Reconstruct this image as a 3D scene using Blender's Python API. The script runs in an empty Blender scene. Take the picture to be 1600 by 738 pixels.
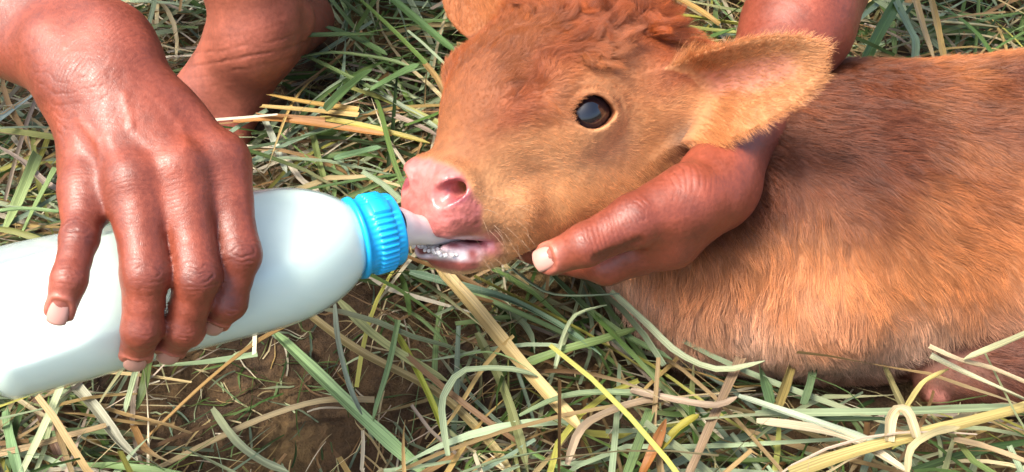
import bpy, math, os, time
import numpy as np
from mathutils import Vector, Matrix
T0 = time.time()
f32 = np.float32
rng = np.random.default_rng(11)
sc = bpy.context.scene
COL = sc.collection

# ------------------------------------------------------------------ camera
CAM = np.array([0.0, -0.62, 0.62])
TANH = 0.42                                   # tangent of half the horizontal field of view
cam_data = bpy.data.cameras.new('camera')
cam_data.sensor_width = 36.0
cam_data.lens = 18.0 / TANH
cam_data.clip_start = 0.01
cam_data.clip_end = 500.0
cam = bpy.data.objects.new('camera', cam_data)
cam.location = CAM
cam.rotation_euler = (math.radians(45), 0, 0)
COL.objects.link(cam)
sc.camera = cam

# ------------------------------------------------------------------ sky, sun, exposure
SUN_EL, SUN_AZ = math.radians(62), math.radians(-108)   # azimuth from +y towards +x: the light comes from the upper left
w = bpy.data.worlds.new('World')
sc.world = w
w.use_nodes = True
wn = w.node_tree.nodes
wl = w.node_tree.links
sky = wn.new('ShaderNodeTexSky')
sky.sky_type = 'NISHITA'
sky.sun_disc = False
sky.sun_elevation = SUN_EL
sky.sun_rotation = SUN_AZ
sky.air_density = 0.9
sky.dust_density = 5.0
sky.ozone_density = 0.5
wl.new(sky.outputs[0], wn['Background'].inputs[0])
wn['Background'].inputs[1].default_value = 0.14
sun_data = bpy.data.lights.new('sun', 'SUN')
sun_data.energy = 1.9
sun_data.angle = math.radians(18)
sun_data.color = (1.0, 0.93, 0.84)
sun = bpy.data.objects.new('sun', sun_data)
sdir = Vector((math.sin(SUN_AZ) * math.cos(SUN_EL), math.cos(SUN_AZ) * math.cos(SUN_EL), math.sin(SUN_EL)))
sun.rotation_euler = sdir.to_track_quat('Z', 'Y').to_euler()
sun.location = sdir * 5
COL.objects.link(sun)
vs = sc.view_settings
vs.view_transform = 'Standard'
vs.look = 'None'
vs.exposure = 1.35
vs.gamma = 1.0
vs.use_curve_mapping = False
sc.render.engine = 'CYCLES'
cy = sc.cycles
cy.use_denoising = True
cy.max_bounces = 6
cy.diffuse_bounces = 3
cy.glossy_bounces = 3
cy.transparent_max_bounces = 12
cy.caustics_reflective = False
cy.caustics_refractive = False

# ------------------------------------------------------------------ helpers: photograph measurements to places in the yard
S = 2 * TANH / 1600.0
R2 = math.sqrt(0.5)
FW, UP, RT = np.array([0, R2, -R2]), np.array([0, R2, R2]), np.array([1.0, 0, 0])


def P(px, py, t):
    """place at distance t along the view, measured at (px, py) of the 1600 px wide photograph"""
    return CAM + t * (FW + RT * (px - 800) * S - UP * (py - 369) * S)


def G(px, py, z=0.0):
    """place at height z above the ground"""
    d = FW + RT * (px - 800) * S - UP * (py - 369) * S
    return CAM + d * (CAM[2] - z) / -d[2]


def pix(p):
    d = p - CAM
    t = d @ FW
    return 800 + (d @ RT) / t / S, 369 - (d @ UP) / t / S


def unit(v):
    v = np.asarray(v, float)
    return v / (np.linalg.norm(v, axis=-1, keepdims=True) + 1e-12)


# ------------------------------------------------------------------ helpers: noise
def _hash(ix, iy, iz, seed):
    h = (ix * 374761393 + iy * 668265263 + iz * 2147483647 + seed * 974634777).astype(np.uint32)
    h = (h ^ (h >> 13)) * np.uint32(1274126177)
    h = h ^ (h >> 16)
    return h.astype(f32) / f32(4294967295.0)


def vnoise(p, freq=1.0, seed=0):
    """smooth value noise in -1..1"""
    q = np.asarray(p, np.float64) * freq
    i = np.floor(q).astype(np.int64)
    f = (q - i).astype(f32)
    f = f * f * (3 - 2 * f)
    out = 0
    for dx in (0, 1):
        wx = f[:, 0] if dx else 1 - f[:, 0]
        for dy in (0, 1):
            wy = f[:, 1] if dy else 1 - f[:, 1]
            for dz in (0, 1):
                wz = f[:, 2] if dz else 1 - f[:, 2]
                out = out + wx * wy * wz * _hash(i[:, 0] + dx, i[:, 1] + dy, i[:, 2] + dz, seed)
    return out * 2 - 1


def fbm(p, freq, octaves=3, seed=0):
    a, o = 1.0, 0
    for k in range(octaves):
        o = o + a * vnoise(p, freq * 2 ** k, seed + 17 * k)
        a *= 0.5
    return o


def sstep(a, b, x):
    t = np.clip((x - a) / (b - a), 0, 1)
    return t * t * (3 - 2 * t)


def lerp(a, b, t):
    t = np.asarray(t)[..., None]
    return np.asarray(a) * (1 - t) + np.asarray(b) * t


# ------------------------------------------------------------------ helpers: bodies as distance fields
def smin(a, b, k):
    h = np.clip(0.5 + 0.5 * (b - a) / k, 0, 1)
    return b + (a - b) * h - k * h * (1 - h)


def smax(a, b, k):
    return -smin(-a, -b, k)


def rcone(p, a, b, r1, r2):
    a = np.asarray(a, f32)
    ba = np.asarray(b, f32) - a
    pa = p - a
    t = np.clip(pa @ ba / max(float(ba @ ba), 1e-12), 0, 1)
    q = pa - t[:, None] * ba
    return np.sqrt((q * q).sum(1)) - (r1 + (r2 - r1) * t)


def ell(p, c, r, M=None):
    """ellipsoid; M holds its axes as columns"""
    q = p - np.asarray(c, f32)
    if M is not None:
        q = q @ np.asarray(M, f32)
    r = np.asarray(r, f32)
    q1 = q / r
    k0 = np.sqrt((q1 * q1).sum(1)) + 1e-9
    q2 = q1 / r
    k1 = np.sqrt((q2 * q2).sum(1)) + 1e-9
    return k0 * (k0 - 1.0) / k1


def sdf_mesh(fn, lo, hi, vox, k=4, slack=1.35):
    """surface nets over a sparse grid; returns vertices, quads"""
    lo = np.asarray(lo, float)
    nb = np.ceil((np.asarray(hi, float) - lo) / (vox * k)).astype(int)
    bi = np.stack(np.meshgrid(*[np.arange(n) for n in nb], indexing='ij'), -1).reshape(-1, 3)
    cen = (lo + (bi + 0.5) * vox * k - 0.5 * vox).astype(f32)
    dc = np.concatenate([fn(cen[i:i + 400000]) for i in range(0, len(cen), 400000)])
    act = np.abs(dc) < vox * k * 0.87 * slack + vox
    A = np.repeat(np.repeat(np.repeat(dc.reshape(nb).astype(f32), k, 0), k, 1), k, 2)
    off = np.stack(np.meshgrid(*[np.arange(k)] * 3, indexing='ij'), -1).reshape(-1, 3)
    idx = (bi[act][:, None, :] * k + off[None]).reshape(-1, 3)
    pts = (lo + idx * vox).astype(f32)
    A[idx[:, 0], idx[:, 1], idx[:, 2]] = np.concatenate([fn(pts[i:i + 400000]) for i in range(0, len(pts), 400000)])
    B = A < 0
    n0, n1, n2 = A.shape
    cnt = np.zeros((n0 - 1, n1 - 1, n2 - 1), np.uint8)
    cor = [(a, b, c) for a in (0, 1) for b in (0, 1) for c in (0, 1)]
    for a, b, c in cor:
        cnt += B[a:n0 - 1 + a, b:n1 - 1 + b, c:n2 - 1 + c]
    cell = np.argwhere((cnt > 0) & (cnt < 8))
    V = np.stack([A[cell[:, 0] + a, cell[:, 1] + b, cell[:, 2] + c] for a, b, c in cor], 1)
    acc = np.zeros((len(cell), 3))
    num = np.zeros(len(cell))
    for i in range(8):
        for j in range(i + 1, 8):
            if sum(abs(x - y) for x, y in zip(cor[i], cor[j])) != 1:
                continue
            m = (V[:, i] < 0) != (V[:, j] < 0)
            t = np.where(m, V[:, i] / np.where(m, V[:, i] - V[:, j], 1), 0)
            acc += m[:, None] * (np.array(cor[i]) + t[:, None] * (np.array(cor[j]) - np.array(cor[i])))
            num += m
    verts = lo + (cell + acc / num[:, None]) * vox
    ID = np.full(cnt.shape, -1, np.int32)
    ID[cell[:, 0], cell[:, 1], cell[:, 2]] = np.arange(len(cell))
    quads = []
    for ax in range(3):
        sl0 = [slice(None)] * 3
        sl1 = [slice(None)] * 3
        sl0[ax] = slice(0, -1)
        sl1[ax] = slice(1, None)
        e = np.argwhere(B[tuple(sl0)] != B[tuple(sl1)])
        b, c = (ax + 1) % 3, (ax + 2) % 3
        ok = (e[:, b] > 0) & (e[:, c] > 0) & (e[:, b] < cnt.shape[b]) & (e[:, c] < cnt.shape[c]) & (e[:, ax] < cnt.shape[ax])
        e = e[ok]
        q = []
        for db, dc2 in ((-1, -1), (0, -1), (0, 0), (-1, 0)):
            f = e.copy()
            f[:, b] += db
            f[:, c] += dc2
            q.append(ID[f[:, 0], f[:, 1], f[:, 2]])
        q = np.stack(q, 1)
        flip = ~B[e[:, 0], e[:, 1], e[:, 2]]
        q[flip] = q[flip][:, ::-1]
        quads.append(q)
    quads = np.concatenate(quads)
    return verts, quads[(quads >= 0).all(1)]


def vnormals(v, q):
    a = v[q[:, 2]] - v[q[:, 0]]
    b = v[q[:, 3]] - v[q[:, 1]]
    fn = np.cross(a, b)
    n = np.zeros_like(v)
    for k in range(4):
        for j in range(3):
            n[:, j] += np.bincount(q[:, k], fn[:, j], len(v))
    return unit(n)


def relax(v, q, it=2, lam=0.5):
    e = np.concatenate([q[:, [0, 1]], q[:, [1, 2]], q[:, [2, 3]], q[:, [3, 0]]])
    deg = np.bincount(e.ravel(), minlength=len(v)).astype(float) + 1e-9
    for _ in range(it):
        s = np.zeros_like(v)
        for j in range(3):
            s[:, j] = np.bincount(e[:, 0], v[e[:, 1], j], len(v)) + np.bincount(e[:, 1], v[e[:, 0], j], len(v))
        v = v + lam * (s / deg[:, None] - v)
    return v


def subdivide(v, q):
    """one linear split of every quad into four"""
    e = np.concatenate([q[:, [0, 1]], q[:, [1, 2]], q[:, [2, 3]], q[:, [3, 0]]])
    es = np.sort(e, 1)
    key = es[:, 0].astype(np.int64) * len(v) + es[:, 1]
    u, inv = np.unique(key, return_inverse=True)
    ev = 0.5 * (v[u // len(v)] + v[u % len(v)])
    fv = v[q].mean(1)
    n, m = len(v), len(q)
    E = inv.reshape(4, m) + n
    F = np.arange(m) + n + len(u)
    nq = np.concatenate([np.stack([q[:, k], E[k], F, E[k - 1]], 1) for k in range(4)])
    return np.concatenate([v, ev, fv]), nq


# ------------------------------------------------------------------ helpers: objects
def mesh_obj(name, v, q, mats, parent=None, col=None, attrs=None, smooth=True, uv=None, mi=None):
    me = bpy.data.meshes.new(name)
    v = np.asarray(v, f32)
    if isinstance(q, np.ndarray):
        me.vertices.add(len(v))
        me.vertices.foreach_set('co', v.ravel())
        k = q.shape[1]
        me.loops.add(q.size)
        me.loops.foreach_set('vertex_index', q.ravel().astype(np.int32))
        me.polygons.add(len(q))
        me.polygons.foreach_set('loop_start', (np.arange(len(q)) * k).astype(np.int32))
        me.update(calc_edges=True)
    else:
        me.from_pydata([tuple(map(float, x)) for x in v], [], q)
    if smooth:
        me.polygons.foreach_set('use_smooth', np.ones(len(me.polygons), bool))
    if col is not None:
        c = np.ones((len(v), 4), f32)
        c[:, :3] = col
        me.attributes.new('col', 'FLOAT_COLOR', 'POINT').data.foreach_set('color', c.ravel())
    for kx, a in (attrs or {}).items():
        me.attributes.new(kx, 'FLOAT', 'POINT').data.foreach_set('value', np.asarray(a, f32))
    if uv is not None:
        lay = me.uv_layers.new(name='UVMap')
        li = np.empty(len(me.loops), np.int32)
        me.loops.foreach_get('vertex_index', li)
        lay.data.foreach_set('uv', np.asarray(uv, f32)[li].ravel())
    for m in (mats if isinstance(mats, (list, tuple)) else [mats]):
        me.materials.append(m)
    if mi is not None:
        me.polygons.foreach_set('material_index', np.asarray(mi, np.int32))
    me.update()
    o = bpy.data.objects.new(name, me)
    COL.objects.link(o)
    if parent is not None:
        o.parent = parent
        o.matrix_parent_inverse = Matrix.Translation(-parent.location)
    return o


def empty(name, loc, label, cat, group=None):
    o = bpy.data.objects.new(name, None)
    o.location = loc
    COL.objects.link(o)
    o['label'] = label
    o['category'] = cat
    if group:
        o['group'] = group
    return o


def fur_obj(name, pts, rad, col, mat, parent):
    """pts (N, K, 3) strands"""
    N, K = pts.shape[:2]
    cu = bpy.data.hair_curves.new(name)
    cu.add_curves([K] * N)
    cu.attributes['position'].data.foreach_set('vector', np.asarray(pts, f32).ravel())
    ra = cu.attributes.get('radius') or cu.attributes.new('radius', 'FLOAT', 'POINT')
    ra.data.foreach_set('value', np.asarray(rad, f32).ravel())
    c = np.ones((N, 4), f32)
    c[:, :3] = col
    cu.attributes.new('col', 'FLOAT_COLOR', 'CURVE').data.foreach_set('color', c.ravel())
    cu.materials.append(mat)
    o = bpy.data.objects.new(name, cu)
    COL.objects.link(o)
    o.parent = parent
    o.matrix_parent_inverse = Matrix.Translation(-parent.location)
    return o


# ------------------------------------------------------------------ helpers: materials
def material(name):
    m = bpy.data.materials.new(name)
    m.use_nodes = True
    nt = m.node_tree
    return m, nt, nt.nodes['Principled BSDF'], nt.nodes['Material Output']


def nd(nt, typ, **kw):
    n = nt.nodes.new(typ)
    for k, val in kw.items():
        if k in n.inputs:
            n.inputs[k].default_value = val
        else:
            setattr(n, k, val)
    return n


def attr(nt, name):
    n = nt.nodes.new('ShaderNodeAttribute')
    n.attribute_name = name
    return n


def ramp(nt, stops):
    r = nt.nodes.new('ShaderNodeValToRGB')
    el = r.color_ramp.elements
    while len(el) < len(stops):
        el.new(0.5)
    for e, (p, c) in zip(el, stops):
        e.position = p
        e.color = (c, c, c, 1) if not hasattr(c, '__len__') else (*c, 1)
    return r


def mix(nt, a, b, fac, mode='MIX'):
    m = nt.nodes.new('ShaderNodeMix')
    m.data_type = 'RGBA'
    m.blend_type = mode
    for sock, val in ((m.inputs['Factor'], fac), (m.inputs[6], a), (m.inputs[7], b)):
        if hasattr(val, 'links'):
            nt.links.new(val, sock)
        elif hasattr(val, '__len__'):
            sock.default_value = (*val, 1) if len(val) == 3 else val
        else:
            sock.default_value = val
    return m.outputs[2]


def bump(nt, height, strength, dist, normal=None):
    b = nt.nodes.new('ShaderNodeBump')
    b.inputs['Strength'].default_value = strength
    b.inputs['Distance'].default_value = dist
    nt.links.new(height, b.inputs['Height'])
    if normal is not None:
        nt.links.new(normal, b.inputs['Normal'])
    return b.outputs[0]


def skin_material():
    m, nt, b, _ = material('skin')
    L = nt.links.new
    tc = nd(nt, 'ShaderNodeTexCoord')
    n1 = nd(nt, 'ShaderNodeTexNoise', Scale=55.0, Detail=5.0)
    n2 = nd(nt, 'ShaderNodeTexNoise', Scale=420.0, Detail=3.0)
    vo = nd(nt, 'ShaderNodeTexVoronoi', Scale=820.0, feature='DISTANCE_TO_EDGE')
    for n in (n1, n2, vo):
        L(tc.outputs['Object'], n.inputs['Vector'])
    r1 = ramp(nt, [(0.3, 0.78), (0.7, 1.2)])
    L(n1.outputs[0], r1.inputs[0])
    r2 = ramp(nt, [(0.35, 0.88), (0.65, 1.1)])
    L(n2.outputs[0], r2.inputs[0])
    c = mix(nt, attr(nt, 'col').outputs[0], r1.outputs[0], 1.0, 'MULTIPLY')
    c = mix(nt, c, r2.outputs[0], 1.0, 'MULTIPLY')
    L(c, b.inputs['Base Color'])
    rr = ramp(nt, [(0.3, 0.36), (0.7, 0.56)])
    L(n2.outputs[0], rr.inputs[0])
    L(rr.outputs[0], b.inputs['Roughness'])
    b.inputs['Specular IOR Level'].default_value = 0.55
    b.inputs['Coat Weight'].default_value = 0.10
    b.inputs['Coat Roughness'].default_value = 0.32
    rv = ramp(nt, [(0.0, 0.0), (0.12, 1.0)])
    L(vo.outputs['Distance'], rv.inputs[0])
    nb = bump(nt, rv.outputs[0], 0.20, 0.00035)
    nb = bump(nt, n2.outputs[0], 0.14, 0.0004, nb)
    L(nb, b.inputs['Normal'])
    return m


def plain(name, colr, rough=0.6, spec=0.4, **kw):
    m, nt, b, _ = material(name)
    b.inputs['Base Color'].default_value = (*colr, 1)
    b.inputs['Roughness'].default_value = rough
    b.inputs['Specular IOR Level'].default_value = spec
    for k, val in kw.items():
        b.inputs[k.replace('_', ' ')].default_value = val
    return m


def cloth_material(name, colr):
    m, nt, b, _ = material(name)
    tc = nd(nt, 'ShaderNodeTexCoord')
    n = nd(nt, 'ShaderNodeTexNoise', Scale=300.0, Detail=3.0)
    nt.links.new(tc.outputs['Object'], n.inputs['Vector'])
    r = ramp(nt, [(0.3, 0.8), (0.7, 1.15)])
    nt.links.new(n.outputs[0], r.inputs[0])
    nt.links.new(mix(nt, colr, r.outputs[0], 1.0, 'MULTIPLY'), b.inputs['Base Color'])
    b.inputs['Roughness'].default_value = 0.9
    nt.links.new(bump(nt, n.outputs[0], 0.4, 0.001), b.inputs['Normal'])
    return m


def fur_material():
    m, nt, b, out = material('fur')
    L = nt.links.new
    hi = nd(nt, 'ShaderNodeHairInfo')
    r = ramp(nt, [(0.0, 0.72), (1.0, 1.24)])
    L(hi.outputs['Random'], r.inputs[0])
    c = mix(nt, attr(nt, 'col').outputs[0], r.outputs[0], 1.0, 'MULTIPLY')
    tip = ramp(nt, [(0.0, 0.82), (1.0, 1.18)])
    L(hi.outputs['Intercept'], tip.inputs[0])
    c = mix(nt, c, tip.outputs[0], 1.0, 'MULTIPLY')
    L(c, b.inputs['Base Color'])
    b.inputs['Roughness'].default_value = 0.36
    b.inputs['Specular IOR Level'].default_value = 0.42
    return m


def hide_material():
    """the calf's own skin: under the fur, bare and wet at the nose"""
    m, nt, b, _ = material('hide')
    L = nt.links.new
    tc = nd(nt, 'ShaderNodeTexCoord')
    n1 = nd(nt, 'ShaderNodeTexNoise', Scale=160.0, Detail=4.0)
    vo = nd(nt, 'ShaderNodeTexVoronoi', Scale=420.0)
    for n in (n1, vo):
        L(tc.outputs['Object'], n.inputs['Vector'])
    r1 = ramp(nt, [(0.3, 0.8), (0.7, 1.18)])
    L(n1.outputs[0], r1.inputs[0])
    L(mix(nt, attr(nt, 'col').outputs[0], r1.outputs[0], 1.0, 'MULTIPLY'), b.inputs['Base Color'])
    wet = attr(nt, 'wet')
    mr = nd(nt, 'ShaderNodeMapRange')
    mr.inputs[3].default_value = 0.75
    mr.inputs[4].default_value = 0.3
    L(wet.outputs['Fac'], mr.inputs[0])
    L(mr.outputs[0], b.inputs['Roughness'])
    ml = nd(nt, 'ShaderNodeMath', operation='MULTIPLY')
    ml.inputs[1].default_value = 0.5
    L(wet.outputs['Fac'], ml.inputs[0])
    L(ml.outputs[0], b.inputs['Coat Weight'])
    b.inputs['Coat Roughness'].default_value = 0.2
    nb = bump(nt, vo.outputs['Distance'], 0.28, 0.0008)
    nb = bump(nt, n1.outputs[0], 0.4, 0.0012, nb)
    L(nb, b.inputs['Normal'])
    return m


def blade_material():
    m, nt, b, out = material('grass_blade')
    L = nt.links.new
    uv = nd(nt, 'ShaderNodeUVMap')
    mp = nd(nt, 'ShaderNodeMapping')
    mp.inputs['Scale'].default_value = (14.0, 6.0, 1.0)
    L(uv.outputs[0], mp.inputs['Vector'])
    st = nd(nt, 'ShaderNodeTexNoise', Scale=1.0, Detail=3.0)
    L(mp.outputs[0], st.inputs['Vector'])
    mp2 = nd(nt, 'ShaderNodeMapping')
    mp2.inputs['Scale'].default_value = (2.5, 45.0, 1.0)
    L(uv.outputs[0], mp2.inputs['Vector'])
    sp = nd(nt, 'ShaderNodeTexNoise', Scale=1.0, Detail=4.0)
    L(mp2.outputs[0], sp.inputs['Vector'])
    r1 = ramp(nt, [(0.3, 0.55), (0.7, 1.28)])
    L(st.outputs[0], r1.inputs[0])
    c = mix(nt, attr(nt, 'col').outputs[0], r1.outputs[0], 1.0, 'MULTIPLY')
    r2 = ramp(nt, [(0.62, 0.0), (0.78, 0.6)])
    L(sp.outputs[0], r2.inputs[0])
    c = mix(nt, c, (0.16, 0.1, 0.045), r2.outputs[0])
    L(c, b.inputs['Base Color'])
    b.inputs['Roughness'].default_value = 0.5
    b.inputs['Specular IOR Level'].default_value = 0.4
    L(bump(nt, st.outputs[0], 0.5, 0.0006), b.inputs['Normal'])
    tr = nd(nt, 'ShaderNodeBsdfTranslucent')
    L(c, tr.inputs[0])
    ms = nd(nt, 'ShaderNodeMixShader')
    ms.inputs[0].default_value = 0.22
    L(b.outputs[0], ms.inputs[1])
    L(tr.outputs[0], ms.inputs[2])
    L(ms.outputs[0], out.inputs[0])
    return m


def soil_material():
    m, nt, b, _ = material('soil')
    L = nt.links.new
    tc = nd(nt, 'ShaderNodeTexCoord')
    n1 = nd(nt, 'ShaderNodeTexNoise', Scale=9.0, Detail=6.0)
    n2 = nd(nt, 'ShaderNodeTexNoise', Scale=170.0, Detail=6.0, Roughness=0.65)
    n3 = nd(nt, 'ShaderNodeTexNoise', Scale=600.0, Detail=3.0)
    for n in (n1, n2, n3):
        L(tc.outputs['Object'], n.inputs['Vector'])
    r = ramp(nt, [(0.34, (0.045, 0.024, 0.011)), (0.50, (0.105, 0.060, 0.024)), (0.66, (0.26, 0.165, 0.062))])
    L(n1.outputs[0], r.inputs[0])
    r2 = ramp(nt, [(0.3, 0.55), (0.7, 1.3)])
    L(n2.outputs[0], r2.inputs[0])
    L(mix(nt, r.outputs[0], r2.outputs[0], 1.0, 'MULTIPLY'), b.inputs['Base Color'])
    b.inputs['Roughness'].default_value = 0.9
    nb = bump(nt, n2.outputs[0], 1.0, 0.007)
    nb = bump(nt, n3.outputs[0], 0.6, 0.0015, nb)
    L(nb, b.inputs['Normal'])
    return m


M_SKIN = skin_material()
M_NAIL = plain('nail', (0.52, 0.27, 0.21), 0.3, 0.5, Coat_Weight=0.3)
M_FUR = fur_material()
M_HIDE = hide_material()
M_BLADE = blade_material()
M_SOIL = soil_material()
M_SHIRT = cloth_material('shirt_cloth', (0.05, 0.06, 0.09))
M_SHORTS = cloth_material('shorts_cloth', (0.09, 0.07, 0.055))
print('setup', round(time.time() - T0, 1))

# ------------------------------------------------------------------ ground
def ground_z(x, y):
    p = np.stack([x, y, np.zeros_like(x)], 1)
    near = np.exp(-((x / 1.6) ** 2 + (y / 1.6) ** 2))
    cl = np.abs(vnoise(p, 60.0, 5)) + .5 * np.abs(vnoise(p, 130.0, 6)) + .3 * np.abs(vnoise(p, 260.0, 8))
    return (0.009 * fbm(p, 9.0, 3, 3) + 0.0065 * cl + 0.003 * vnoise(p, 30.0, 4)) * near - 0.010


tail = 0.6 + np.cumsum(0.010 * 1.16 ** np.arange(1, 48))
ax_x = np.concatenate([-tail[::-1], np.arange(-.6, -.36, .010), np.arange(-.36, -.02, .0026), np.arange(-.02, .601, .010), tail])
ax_y = np.concatenate([-tail[::-1], np.arange(-.6, -.34, .010), np.arange(-.34, -.04, .0026), np.arange(-.04, .601, .010), tail])
gx, gy = np.meshgrid(ax_x, ax_y, indexing='ij')
gz = ground_z(gx.ravel(), gy.ravel())
n = len(ax_y)
ii = (np.arange(len(ax_x) - 1)[:, None] * n + np.arange(n - 1)[None]).ravel()
ground = mesh_obj('ground', np.stack([gx.ravel(), gy.ravel(), gz], 1), np.stack([ii, ii + n, ii + n + 1, ii + 1], 1), M_SOIL)
ground['kind'] = 'structure'
ground['label'] = 'brown crumbly soil under the cut grass'

# ------------------------------------------------------------------ milk bottle
B0, B1 = P(-34, 516, 0.575), P(617, 357, 0.662)     # centre of the base, centre of the cap's outer face
BAX = unit(B1 - B0)
BLEN = float(np.linalg.norm(B1 - B0))
BR = 0.0362
BSIDE = unit(np.cross(BAX, [0, 0, 1]))
BUP = np.cross(BSIDE, BAX)


def lathe(profile, n=96, ax0=B0, ax=BAX, s=BSIDE, u=BUP, rib=None):
    pr = np.array(profile)
    th = np.linspace(0, 2 * np.pi, n, endpoint=False)
    v = []
    for k, (a, r) in enumerate(pr):
        rr = r + (rib(k, th) if rib else 0)
        v.append(ax0 + ax * a + (np.cos(th) * rr)[:, None] * s + (np.sin(th) * rr)[:, None] * u)
    v = np.concatenate(v)
    m = len(pr)
    i = np.arange(m - 1)[:, None] * n
    j = np.arange(n)[None]
    j2 = (j + 1) % n
    q = np.stack([(i + j).ravel(), (i + n + j).ravel(), (i + n + j2).ravel(), (i + j2).ravel()], 1)
    return v, q


def bottle_profile(inset=0.0):
    pts = [(0.0035, 0.001), (0.0035, 0.022), (0.0005, 0.026)]
    for t in np.linspace(0, 1, 7):
        pts.append((0.010 - 0.010 * math.cos(t * math.pi / 2), BR - 0.010 + 0.010 * math.sin(t * math.pi / 2)))
    s0 = BLEN - 0.0715
    for a_ in np.linspace(0.018, s0, 12):
        pts.append((a_, BR + 0.0004 * math.sin(a_ * 60)))
    for t in np.linspace(0.08, 1, 14):
        pts.append((s0 + 0.048 * t, 0.0185 + (BR - 0.0185) * (1 - t ** 2.1) ** 0.82))
    pts.append((BLEN - 0.004, 0.0178))
    pr = np.array(pts)
    if inset:
        pr[:, 1] = np.maximum(pr[:, 1] - inset, 0.0005)
        pr[:, 0] += np.where(pr[:, 0] < 0.02, inset, 0)
    return pr


def shell_material():
    m, nt, b, out = material('bottle_plastic')
    L = nt.links.new
    tc = nd(nt, 'ShaderNodeTexCoord')
    n = nd(nt, 'ShaderNodeTexNoise', Scale=28.0, Detail=3.0)
    L(tc.outputs['Object'], n.inputs['Vector'])
    b.inputs['Base Color'].default_value = (0.88, 0.94, 0.92, 1)
    b.inputs['Roughness'].default_value = 0.24
    b.inputs['Specular IOR Level'].default_value = 0.5
    L(bump(nt, n.outputs[0], 0.25, 0.004), b.inputs['Normal'])
    tl = nd(nt, 'ShaderNodeBsdfTranslucent')
    tl.inputs[0].default_value = (0.80, 0.94, 0.99, 1)
    tp = nd(nt, 'ShaderNodeBsdfTransparent')
    tp.inputs[0].default_value = (0.93, 0.98, 0.97, 1)
    m1 = nd(nt, 'ShaderNodeMixShader')
    m1.inputs[0].default_value = 0.62
    L(b.outputs[0], m1.inputs[1])
    L(tl.outputs[0], m1.inputs[2])
    m2 = nd(nt, 'ShaderNodeMixShader')
    m2.inputs[0].default_value = 0.60
    L(m1.outputs[0], m2.inputs[1])
    L(tp.outputs[0], m2.inputs[2])
    gl = nd(nt, 'ShaderNodeBsdfGlossy')
    gl.inputs['Roughness'].default_value = 0.16
    fr = nd(nt, 'ShaderNodeFresnel', IOR=1.45)
    geo = nd(nt, 'ShaderNodeNewGeometry')
    outer = nd(nt, 'ShaderNodeMath', operation='SUBTRACT')          # only the outer face is glossy
    outer.inputs[0].default_value = 1.0
    L(geo.outputs['Backfacing'], outer.inputs[1])
    ff = nd(nt, 'ShaderNodeMath', operation='MULTIPLY')
    L(fr.outputs[0], ff.inputs[0])
    L(outer.outputs[0], ff.inputs[1])
    m3 = nd(nt, 'ShaderNodeMixShader')
    L(ff.outputs[0], m3.inputs[0])
    L(m2.outputs[0], m3.inputs[1])
    L(gl.outputs[0], m3.inputs[2])
    L(m3.outputs[0], out.inputs[0])
    return m


def milk_material():
    m, nt, b, _ = material('milk')
    b.inputs['Base Color'].default_value = (0.89, 0.97, 0.84, 1)
    b.inputs['Roughness'].default_value = 0.35
    return m


def cap_material():
    m, nt, b, _ = material('cap_plastic')
    tc = nd(nt, 'ShaderNodeTexCoord')
    n = nd(nt, 'ShaderNodeTexNoise', Scale=220.0, Detail=3.0)
    nt.links.new(tc.outputs['Object'], n.inputs['Vector'])
    r = ramp(nt, [(0.3, 0.88), (0.7, 1.06)])
    nt.links.new(n.outputs[0], r.inputs[0])
    nt.links.new(mix(nt, (0.010, 0.44, 0.84), r.outputs[0], 1.0, 'MULTIPLY'), b.inputs['Base Color'])
    b.inputs['Roughness'].default_value = 0.36
    nt.links.new(bump(nt, n.outputs[0], 0.15, 0.0006), b.inputs['Normal'])
    return m


bottle = empty('milk_bottle', Vector(B0), 'translucent white plastic milk bottle with blue screw cap gripped by a hand', 'bottle')
v, q = lathe(bottle_profile())
mesh_obj('bottle_body', v, q, shell_material(), bottle)
v, q = lathe(bottle_profile(0.0012), 96)
mid = B0 + BAX * 0.09
level = mid[2] + 0.42 * BR                                   # the milk's surface lies level inside the tilted bottle
v = np.array(v)
v[:, 2] = np.minimum(v[:, 2], level + 0.0003 * np.sin(v[:, 0] * 300))
mesh_obj('milk', v, q, milk_material(), bottle)

cb = BLEN - 0.0245
prof = [(cb, 0.0180), (cb, 0.0222), (cb + 0.0022, 0.0226), (cb + 0.0028, 0.0206), (cb + 0.0080, 0.0206), (cb + 0.0086, 0.0214),
        (cb + 0.0092, 0.0218), (cb + 0.0180, 0.0215), (cb + 0.0186, 0.0205), (cb + 0.0190, 0.0203), (cb + 0.0230, 0.0200), (BLEN - 0.0004, 0.0194),
        (BLEN, 0.0184), (BLEN, 0.0180), (BLEN, 0.0110), (BLEN, 0.0005)]


def cap_rib(k, th):
    if 5 <= k <= 8:
        r = 0.00055 * np.clip(np.sin(th * 40) * 3, -1, 1)
        block = 0.0012 * (np.abs((th - 1.45 + np.pi) % (2 * np.pi) - np.pi) < 0.20)
        return r * (block == 0) + block
    return 0 * th


MCAP = cap_material()
v, q = lathe(prof, 320, rib=cap_rib)
cap = mesh_obj('cap', v, q, MCAP, bottle)
NT = np.array([-0.0310, -0.1195, 0.1222])        # inside the calf's mouth
nax = unit(NT - B1)
nlen = float(np.linalg.norm(NT - B1))
ns = unit(np.cross(nax, [0, 0, 1]))
nu = np.cross(ns, nax)
prof = [(-0.004, 0.0122), (0.0015, 0.0118), (0.0050, 0.0110), (0.009, 0.0100), (0.014, 0.0086), (nlen - 0.008, 0.0072), (nlen - 0.003, 0.0070), (nlen - 0.0008, 0.0052), (nlen, 0.001)]
v, q = lathe(prof, 48, B1, nax, ns, nu)
mesh_obj('nipple', v, q, plain('nipple_rubber', (0.84, 0.82, 0.76), 0.28, 0.5), cap)
print('bottle', round(time.time() - T0, 1))

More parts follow.
